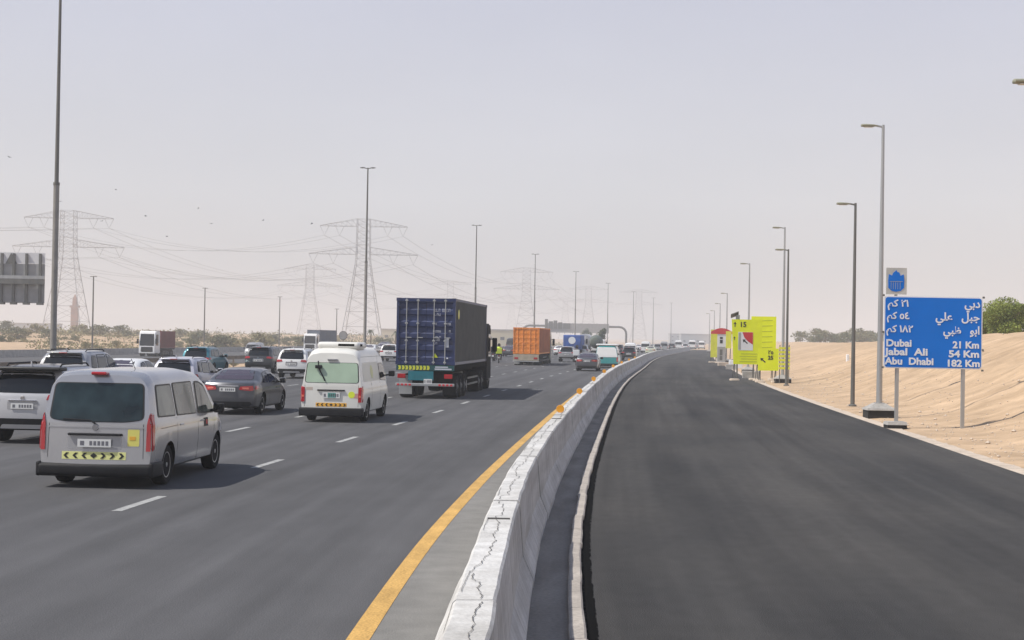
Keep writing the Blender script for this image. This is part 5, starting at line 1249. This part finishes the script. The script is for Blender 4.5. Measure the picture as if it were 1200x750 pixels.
for px, z, bm_, sh_, hl, tr, l1, l2 in (
    (577.5, 163, M['plastic'], M['dark_cloth'], white_h, M['dark_cloth'], 'motorcycle with black box just right of the blue lorry', 'dark clothed motorcyclist in white helmet right of the blue lorry'),
    (584.5, 152, M['hivis'], M['hivis'], M['plastic'], M['dark_cloth'], 'motorcycle with yellow green delivery box left of the orange lorry', 'motorcyclist in yellow green vest left of the orange lorry'),
    (675, 147, M['sign_white'], M['dark_cloth'], M['dark_cloth'], M['dark_cloth'], 'motorcycle with white delivery box left of the grey hatchback', 'dark clothed rider behind the white delivery box')):
    b = motorcycle(l1, bm_, P_BLACK); p = rider(l2, sh_, hl, tr)
    for o in (b, p): o.location = (X(px, z, 0), z, 0); o.rotation_euler = (0, 0, heading(z) + (.12 if px == 584.5 else 0)); o.scale = (1.12,) * 3

# ------------------------------------------------------------------ vegetation
def foliage_data(name, m, n, rx, ry, rz, zc, leaf, clumps=7, seed=1, low=0.0):
    q = random.Random(seed); V = []; F = []
    cl = []
    for _ in range(clumps):
        a = q.uniform(0, 2 * math.pi); d = q.uniform(.1, .75); cl.append((Vector((math.cos(a) * d * rx, math.sin(a) * d * ry, zc + q.uniform(-.55, .6) * rz)), q.uniform(.3, .62)))
    cl.append((Vector((0, 0, zc)), .7))
    for i in range(n):
        c_, k = q.choice(cl); dd = Vector((q.gauss(0, 1), q.gauss(0, 1), q.gauss(0, 1))).normalized() * q.random() ** .4
        p = c_ + Vector((dd.x * rx * k, dd.y * ry * k, dd.z * rz * k))
        if p.z < low: p.z = low + q.random() * .2
        a = Vector((q.gauss(0, 1), q.gauss(0, 1), q.gauss(0, 1))).normalized(); b = a.cross(Vector((q.gauss(0, 1), q.gauss(0, 1), q.gauss(0, 1)))).normalized(); s_ = leaf * q.uniform(.6, 1.4)
        j = len(V); V += [p - a * s_, p + b * s_ * .5, p + a * s_, p - b * s_ * .5]; F.append((j, j + 1, j + 2, j + 3))
    return mesh_data(name, V, F, [m])
def trunk_data(h, r0, seed, spread=.5, n=5):
    q = random.Random(seed); mb = MB(); mb.tube([(0, 0, -.3), (q.uniform(-.1, .1) * h, 0, h * .35), (q.uniform(-.15, .15) * h, q.uniform(-.1, .1) * h, h * .8)], [r0, r0 * .75, r0 * .3], 7)
    for i in range(n):
        a = 2 * math.pi * i / n + q.random(); mb.tube([(0, 0, h * .2 + .1 * i * h * .5), (math.cos(a) * spread * h * .5, math.sin(a) * spread * h * .5, h * .6), (math.cos(a) * spread * h, math.sin(a) * spread * h, h * .9)], [r0 * .5, r0 * .3, r0 * .1], 5)
    return mb.data('trunk', M['wood'])
protos = []
for i in range(5):
    f = foliage_data('foliage', (M['leaf'], M['leaf_dry'], M['leaf'], M['leaf_dry'], M['leaf_dark'])[i], 700, 1.5, 1.5, .95, .85, .13, 7, 20 + i, .02)
    protos.append((f, trunk_data(.9, .07, 30 + i)))
def shrub(x, z, s_, k, label, group, name='desert_shrub', sz=1.0, gz=None):
    g = ground_z(x - C(z), z) if gz is None else gz
    r = empty(name, (x, z, g - .05), rnd.uniform(0, 6.28), label=label, cat='shrub' if s_ < 1.6 else 'bush', group=group); r.scale = (s_, s_, s_ * sz)
    link('foliage', protos[k][0], r); link('stem', protos[k][1], r); return r
GS = 'desert shrubs beyond the opposite carriageway'
n_s = 0
for i in range(95):
    z = rnd.uniform(215, 480); px = rnd.uniform(-10, 470) ; x = X(px, z)
    o = x - C(z)
    if -o < 92: continue
    shrub(x, z, rnd.uniform(.5, 1.25), rnd.choice((0, 1, 1, 2, 3, 1)), 'low desert shrub on the pale sand beyond the opposite carriageway', GS, sz=rnd.uniform(.6, .9)); n_s += 1
GT = 'bushy trees along the desert skyline'
for i, px in enumerate([3, 14, 26, 40, 57, 96, 117, 140, 150, 212, 226, 239, 252, 262, 274, 287, 300, 309, 320, 333, 345, 352, 448, 455, 262, 230, 305, 312]):
    z = rnd.uniform(330, 460); x = X(px, z); shrub(x, z, rnd.uniform(1.2, 2.3), rnd.choice((0, 2, 1)), 'olive green bushy tree on the left desert skyline', GT, 'desert_tree', rnd.uniform(.7, 1.05), gz=ground_z(x - C(z), z))
GM = 'weedy shrubs growing on the median'
for i in range(46):
    z = rnd.uniform(80, 200); o = left_edge(z) - rnd.uniform(2.5, 12); shrub(C(z) + o, z, rnd.uniform(.16, .4), rnd.choice((0, 1, 3)), 'small weedy shrub on the brown median', GM, 'median_shrub', .8)
GF = 'hazy green bushes behind the sand bank on the right'
for i, px in enumerate([938, 949, 958, 967, 976, 985, 994, 1003, 1012, 1021, 1030, 1040, 1052, 1064, 961, 982, 1009, 1026]):
    z = 430 + rnd.uniform(-20, 60); shrub(X(px, z), z, rnd.uniform(1.7, 2.5) * (.75 if px < 960 else 1.0), rnd.choice((0, 2, 4)), 'hazy green bush behind the sand bank on the right', GF, 'far_bush', 1.0)
# far scrub reading as one mass
q = random.Random(4); V = []; F = []
for i in range(15000):
    if i % 3: px = q.uniform(-60, 830); z = q.uniform(420, 900)
    else: px = q.uniform(-40, 480); z = q.uniform(230, 430)
    x = (px - 600) * z / FPX; o = x - C(z)
    if o > -90 and not (z > 700 and o < -60) : continue
    if mnoise.noise(Vector((x * .04, z * .02, 2))) < -.02: continue
    g = ground_z(o, z); hh = (1.5 if z > 400 else .6) * max(.2, 1 + mnoise.noise(Vector((x * .05, z * .05, 8))))
    for _ in range(3):
        p = Vector((x + q.gauss(0, .9), z + q.gauss(0, .9), g + abs(q.gauss(0, .45)) * hh)); a = Vector((q.gauss(0, 1), q.gauss(0, 1), q.gauss(0, 1))).normalized(); b = a.cross(Vector((q.gauss(0, 1), q.gauss(0, 1), 1))).normalized(); s_ = .34 if z > 400 else .2
        j = len(V); V += [p - a * s_, p + b * s_, p + a * s_, p - b * s_]; F.append((j, j + 1, j + 2, j + 3))
tag(link('far_scrub', mesh_data('far_scrub', V, F, [M['leaf_dry']])), 'dense far scrub covering the desert along the skyline', 'scrub', kind='stuff')
# green tree at the right edge
def big_tree(x, z, g, rx, hz, n, leaf, label, mm, seed, group=None, name='ghaf_tree', zc=None):
    r = empty(name, (x, z, g), label=label, cat='tree', group=group)
    link('crown', foliage_data('crown', mm, n, rx, rx * .8, hz * .5, zc or hz * .52, leaf, 11, seed, .1), r); link('trunk', trunk_data(hz * .8, .12, seed, .5, 7), r)
    return r
zt_ = 96
big_tree(X(1178, zt_, 3), zt_, ground_z(X(1178, zt_, 3) - C(zt_), zt_) - .2, 1.75, 2.5, 22000, .06, 'rounded green tree on the sand crest at the right edge', M['leaf_tree'], 5)
big_tree(X(1216, zt_ + 4, 3), zt_ + 4, ground_z(X(1216, zt_ + 4, 3) - C(zt_), zt_) - .1, 1.8, 2.1, 14000, .06, 'lower green tree cut off by the right edge', M['leaf_tree'], 6)
big_tree(X(1152, zt_ + 5, 3), zt_ + 5, ground_z(X(1152, zt_ + 5, 3) - C(zt_), zt_) - .2, 1.3, 1.9, 9000, .06, 'small green tree peeping out behind the blue sign', M['leaf_tree'], 8)
big_tree(X(705, 330), 330, 0, 1.3, 4.2, 1500, .16, 'dark round tree above the teal and white minibus', M['leaf_dark'], 9, name='round_tree', zc=3.2)
big_tree(X(686, 520), 520, 0, 2.2, 5.2, 1500, .2, 'hazy round tree above the blue tarpaulin truck', M['leaf_dark'], 10, name='round_tree', zc=3.6)
# palm behind the median lamp
for px, zz_, hh, lab in ((434, 330, 4.2, 'small palm tree right of the tall lamp behind the minibus'), (463, 330, 3.9, 'small palm tree at the left side of the blue container')):
    r = empty('palm_tree', (X(px, zz_), zz_, -.8), label=lab, cat='palm tree', group='small palms on the median')
    mb = MB(); mb.tube([(0, 0, -.2), (.05, 0, hh * .5), (.1, 0, hh)], [.2, .15, .13], 8); mb.build('trunk', M['wood'], r)
    mb = MB()
    for i in range(22):
        a = rnd.uniform(0, 6.28); el = rnd.uniform(-.2, 1.1); d = Vector((math.cos(a), math.sin(a), 0)); P = [Vector((.1, 0, hh)) + d * t * 1.3 * math.cos(el * .6) + Vector((0, 0, t * 1.1 * el - t * t * 1.0)) for t in (0, .33, .66, 1)]
        sd_ = Vector((-d.y, d.x, 0)) * .13; V = []
        for k, p in enumerate(P): ww = (.5, 1, .8, .1)[k]; V += [p - sd_ * ww, p + sd_ * ww]
        mb.add(V, [(0, 1, 3, 2), (2, 3, 5, 4), (4, 5, 7, 6)])
    mb.build('fronds', M['leaf_dark'], r)

# ------------------------------------------------------------------ far buildings
def bld(px, z, wd, dp, hh, m, label, win=True, g=0):
    r = empty('far_building', (X(px, z), z, g), label=label, cat='building')
    mb = MB(); mb.box(-wd / 2, wd / 2, 0, dp, -1, hh); mb.build('wall', m, r)
    mb = MB(); mb.box(-wd / 2 - .2, wd / 2 + .2, -.2, dp + .2, hh + .003, hh + .5); mb.build('roof', M['concrete'], r)
    if win:
        mb = MB(); mb.box(-.8, .8, -.06, .02, -.6, .6); wm = mb.data('window', M['dark_win'])
        for i in range(int(wd / 5)):
            for j in range(max(1, int(hh / 4))): link('window', wm, r, (-wd / 2 + 2.5 + 5 * i, 0, 2 + 3.6 * j))
bld(35, 900, 26, 20, 5.5, M['building'], 'long pale warehouse in the haze beyond the left desert')
bld(485, 700, 30, 15, 5, mat('cream_building', (.55, .50, .38), .8, var=.1, scale=.1), 'cream low building glimpsed behind the left of the blue container')
bld(590, 620, 26, 14, 5.2, mat('sand_building', (.55, .49, .34), .8, var=.1, scale=.1), 'sandy low building between the blue and orange containers')
bld(799, 1400, 22, 14, 8, M['building'], 'small hazy block above the distant traffic')
bld(845, 1150, 60, 14, 7, M['building'], 'long faint building at the end of the road')
r = empty('brown_tower', (X(86, 820), 820, 0), label='slim reddish brown tower beyond the scrub right of the tall lamp', cat='tower')
mb = MB(); mb.box(-1.5, 1.5, 0, 3, -2, 11.5); mb.build('shaft', M['brown_brick'], r)
mb = MB(); mb.box(-2.0, 2.0, -.4, 3.4, 11.5, 12.4); mb.build('gallery', M['brown_brick'], r)
mb = MB(); mb.box(-1.0, 1.0, .5, 2.5, 12.4, 15.6, .15, .15); mb.build('upper_shaft', M['brown_brick'], r)
mb = MB(); mb.box(-.7, .7, .8, 2.2, 15.6, 17.2, .6, .6); mb.build('cap', M['brown_brick'], r); r.scale = (1.1, 1.1, 1.25)

# ------------------------------------------------------------------ pylons and wires
def pylon(x, z, k, label, H=45.0):
    r = empty('power_pylon', (x, z, 0), label=label, cat='pylon', group='high voltage pylons fading into the haze'); r.scale = (k, k, k)
    if pylon.cache:
        for nme, d in pylon.cache: link(nme, d, r)
        return r
    t = .085
    def lev(h): return interp([(0, 7.2), (22, 3.6), (30, 2.5), (45, 2.3)], h)
    mb = MB(); hs = [0, 5.5, 11, 16, 20.5, 24.5, 28, 30.5, 33, 35.5, 38, 40.5, 43, 45]
    cs = ((-1, -1), (1, -1), (1, 1), (-1, 1))
    for a, b in zip(hs, hs[1:]):
        for i in range(4):
            (x0, y0), (x1, y1) = cs[i], cs[(i + 1) % 4]; la, lb = lev(a), lev(b)
            mb.bar((x0 * la, y0 * la, a), (x0 * lb, y0 * lb, b), t * (1.7 if b < 30 else 1.3))
            mb.bar((x0 * la, y0 * la, a), (x1 * lb, y1 * lb, b), t * .62); mb.bar((x1 * la, y1 * la, a), (x0 * lb, y0 * lb, b), t * .62)
            mb.bar((x0 * lb, y0 * lb, b), (x1 * lb, y1 * lb, b), t * .7)
    d = [('lattice_body', mb.data('lattice_body', M['tower']))]
    for h, L in ((42.3, 16.0), (32.0, 20.0)):
        for s_ in (-1, 1):
            mb = MB(); n = 7
            for y_ in (-1, 1):
                lo = [Vector((s_ * lerp(2.3, L, i / n), y_ * lerp(2.3, .2, i / n), h)) for i in range(n + 1)]
                up = [Vector((s_ * lerp(2.3, L, i / n), y_ * lerp(2.3, .2, i / n), h + lerp(2.7, .15, i / n))) for i in range(n + 1)]
                for i in range(n):
                    mb.bar(lo[i], lo[i + 1], t * .95); mb.bar(up[i], up[i + 1], t * .95); mb.bar(lo[i], up[i + 1], t * .5); mb.bar(lo[i], up[i], t * .5)
            for i in range(n + 1):
                f = i / n; mb.bar((s_ * lerp(2.3, L, f), -lerp(2.3, .2, f), h), (s_ * lerp(2.3, L, f), lerp(2.3, .2, f), h), t * .5)
            d.append(('crossarm', mb.data('crossarm', M['tower'])))
            for xx in (L - 1.6, L * .55):
                xx *= s_; mb = MB(); mb.tube([(xx - 1.6, 0, h), (xx, 0, h - 3.4), (xx + 1.6, 0, h)], .10, 4); d.append(('insulator', mb.data('insulator', M['tower'])))
    pylon.cache = d
    for nme, dd in d: link(nme, dd, r)
    return r
pylon.cache = None
PY = [('a', 78, 548, 1.0, 'big pylon at the left behind the nearest tall lamp'), ('b', 424, 552, .98, 'biggest pylon in the middle, right behind the tall double headed lamp'),
      ('c', 362, 945, 1.0, 'fainter pylon between the thin pole and the big middle pylon'), ('d', 616, 935, 1.0, 'pylon above the orange container'),
      ('e', 527, 1180, 1.0, 'faint pylon above the blue container'), ('f', 689, 1310, 1.05, 'faint pylon behind the long panel of the gantry'),
      ('g', 748, 1440, 1.1, 'faint pylon right of the arched gantry'), ('h', 599, 1650, 1.05, 'very faint small pylon left of the orange container'), ('i', 662, 1800, 1.1, 'very faint pylon pair above the left end of the far gantry')]
PP = {}
for k, px, z, s_, lab in PY:
    x = X(px, z, 2); pylon(x, z, s_, lab); PP[k] = (x, z, s_)
PP['l'] = (-330, 420, 1.0); PP['m'] = (-260, 300, .9)
def wires(a, b, sag, name_lab, r_=.05):
    (xa, za, ka), (xb, zb_, kb) = PP[a], PP[b]
    root = empty('power_lines', (0, 0, 0), label=name_lab, cat='power lines')
    for h, L in ((38.9, 16), (28.6, 20)):
        for q_ in (-.91, -.55, .55, .91):
            mb = MB(); n = 14; P = []
            for i in range(n + 1):
                t = i / n; P.append((lerp(xa + q_ * L * ka, xb + q_ * L * kb, t), lerp(za, zb_, t), lerp(h * ka, h * kb, t) - sag * 4 * t * (1 - t)))
            mb.tube(P, r_, 4, caps=False); mb.build('wire', M['tower'], root)
wires('a', 'b', 7, 'power lines sagging from the left pylon to the big middle pylon')
wires('b', 'd', 9, 'power lines from the big middle pylon to the one above the orange container', .06)
wires('d', 'f', 9, 'faint power lines above the far gantry', .07)
wires('l', 'a', 5, 'power lines entering from the left edge to the left pylon')
wires('a', 'c', 9, 'power lines from the left pylon to the fainter inner pylon', .055)
wires('c', 'e', 8, 'faint power lines behind the blue container', .06)
# ------------------------------------------------------------------ birds
bl = ['bird high at the left edge', 'bird beside the nearest tall lamp', 'highest bird right of the tall lamp', 'lone bird right of the highest one', 'bird low between the tall lamp and the middle', 'bird lower left of the pair of birds', 'lower bird of the pair right of the left pylon', 'bird midway between the left pylon and middle pylon', 'bird left of the middle pylon top', 'bird left of the double headed lamp', 'faint bird right of the middle pylon']
first = None
for i, (px, py) in enumerate([(11, 184), (71, 236), (136, 222), (233, 244), (171, 253), (120, 259), (248, 262), (309, 258), (366, 262), (196, 277), (507, 287)]):
    z = 120 + 13 * (i % 4); x = (px - 600) * z / FPX + .02 * z * (395 - py) / FPX * -1; zz = zat(px, py, z)
    if first is None:
        r = empty('bird', (0, 0, 0), label=bl[i], cat='bird', group='birds scattered over the left sky')
        mb = MB(); mb.tube([(0, -.16, 0), (0, -.1, 0), (0, 0, .01), (0, .1, .02), (0, .15, .03)], [.01, .03, .045, .03, .012], 8); mb.build('body', M['dark_cloth'], r, sharp=50)
        for s_ in (-1, 1):
            mb = MB(); mb.add([(0, -.05, .02), (0, .06, .02), (s_ * .16, .05, .08), (s_ * .16, -.05, .08), (s_ * .32, -.02, .04), (0, -.05, .03), (0, .06, .03), (s_ * .16, .05, .09), (s_ * .16, -.05, .09)], [(0, 1, 2, 3), (3, 2, 4), (5, 8, 7, 6), (8, 4, 7)]); mb.build('wing', M['dark_cloth'], r)
        mb = MB(); mb.add([(0, -.14, 0), (-.05, -.24, 0), (.05, -.24, 0), (0, -.2, .01)], [(0, 1, 3), (0, 3, 2)]); mb.build('tail', M['dark_cloth'], r)
        first = r
    else: r = copy_tree(first); r['label'] = bl[i]
    r.scale = (.65,) * 3; r.location = (x, z, zz); r.rotation_euler = (rnd.uniform(-.4, .4), rnd.uniform(-.5, .5), rnd.uniform(0, 6))

# ------------------------------------------------------------------ dusty air
hb = MB(); hb.box(-2750, 3250, -265, 4050, -6, 52.5)
hz = hb.build('haze', None, None)
hz.data.materials.clear(); hm = bpy.data.materials.new('haze_air'); hm.use_nodes = True; n = hm.node_tree; n.nodes.clear()
o_ = n.nodes.new('ShaderNodeOutputMaterial'); v_ = n.nodes.new('ShaderNodeVolumePrincipled'); v_.inputs['Density'].default_value = 0.0007; v_.inputs['Color'].default_value = (0.855, 0.865, 0.885, 1); v_.inputs['Anisotropy'].default_value = 0.0
n.links.new(v_.outputs[0], o_.inputs['Volume']); hz.data.materials.append(hm)
tag(hz, kind='stuff', label='pale dusty haze hanging over the whole road', cat='haze')
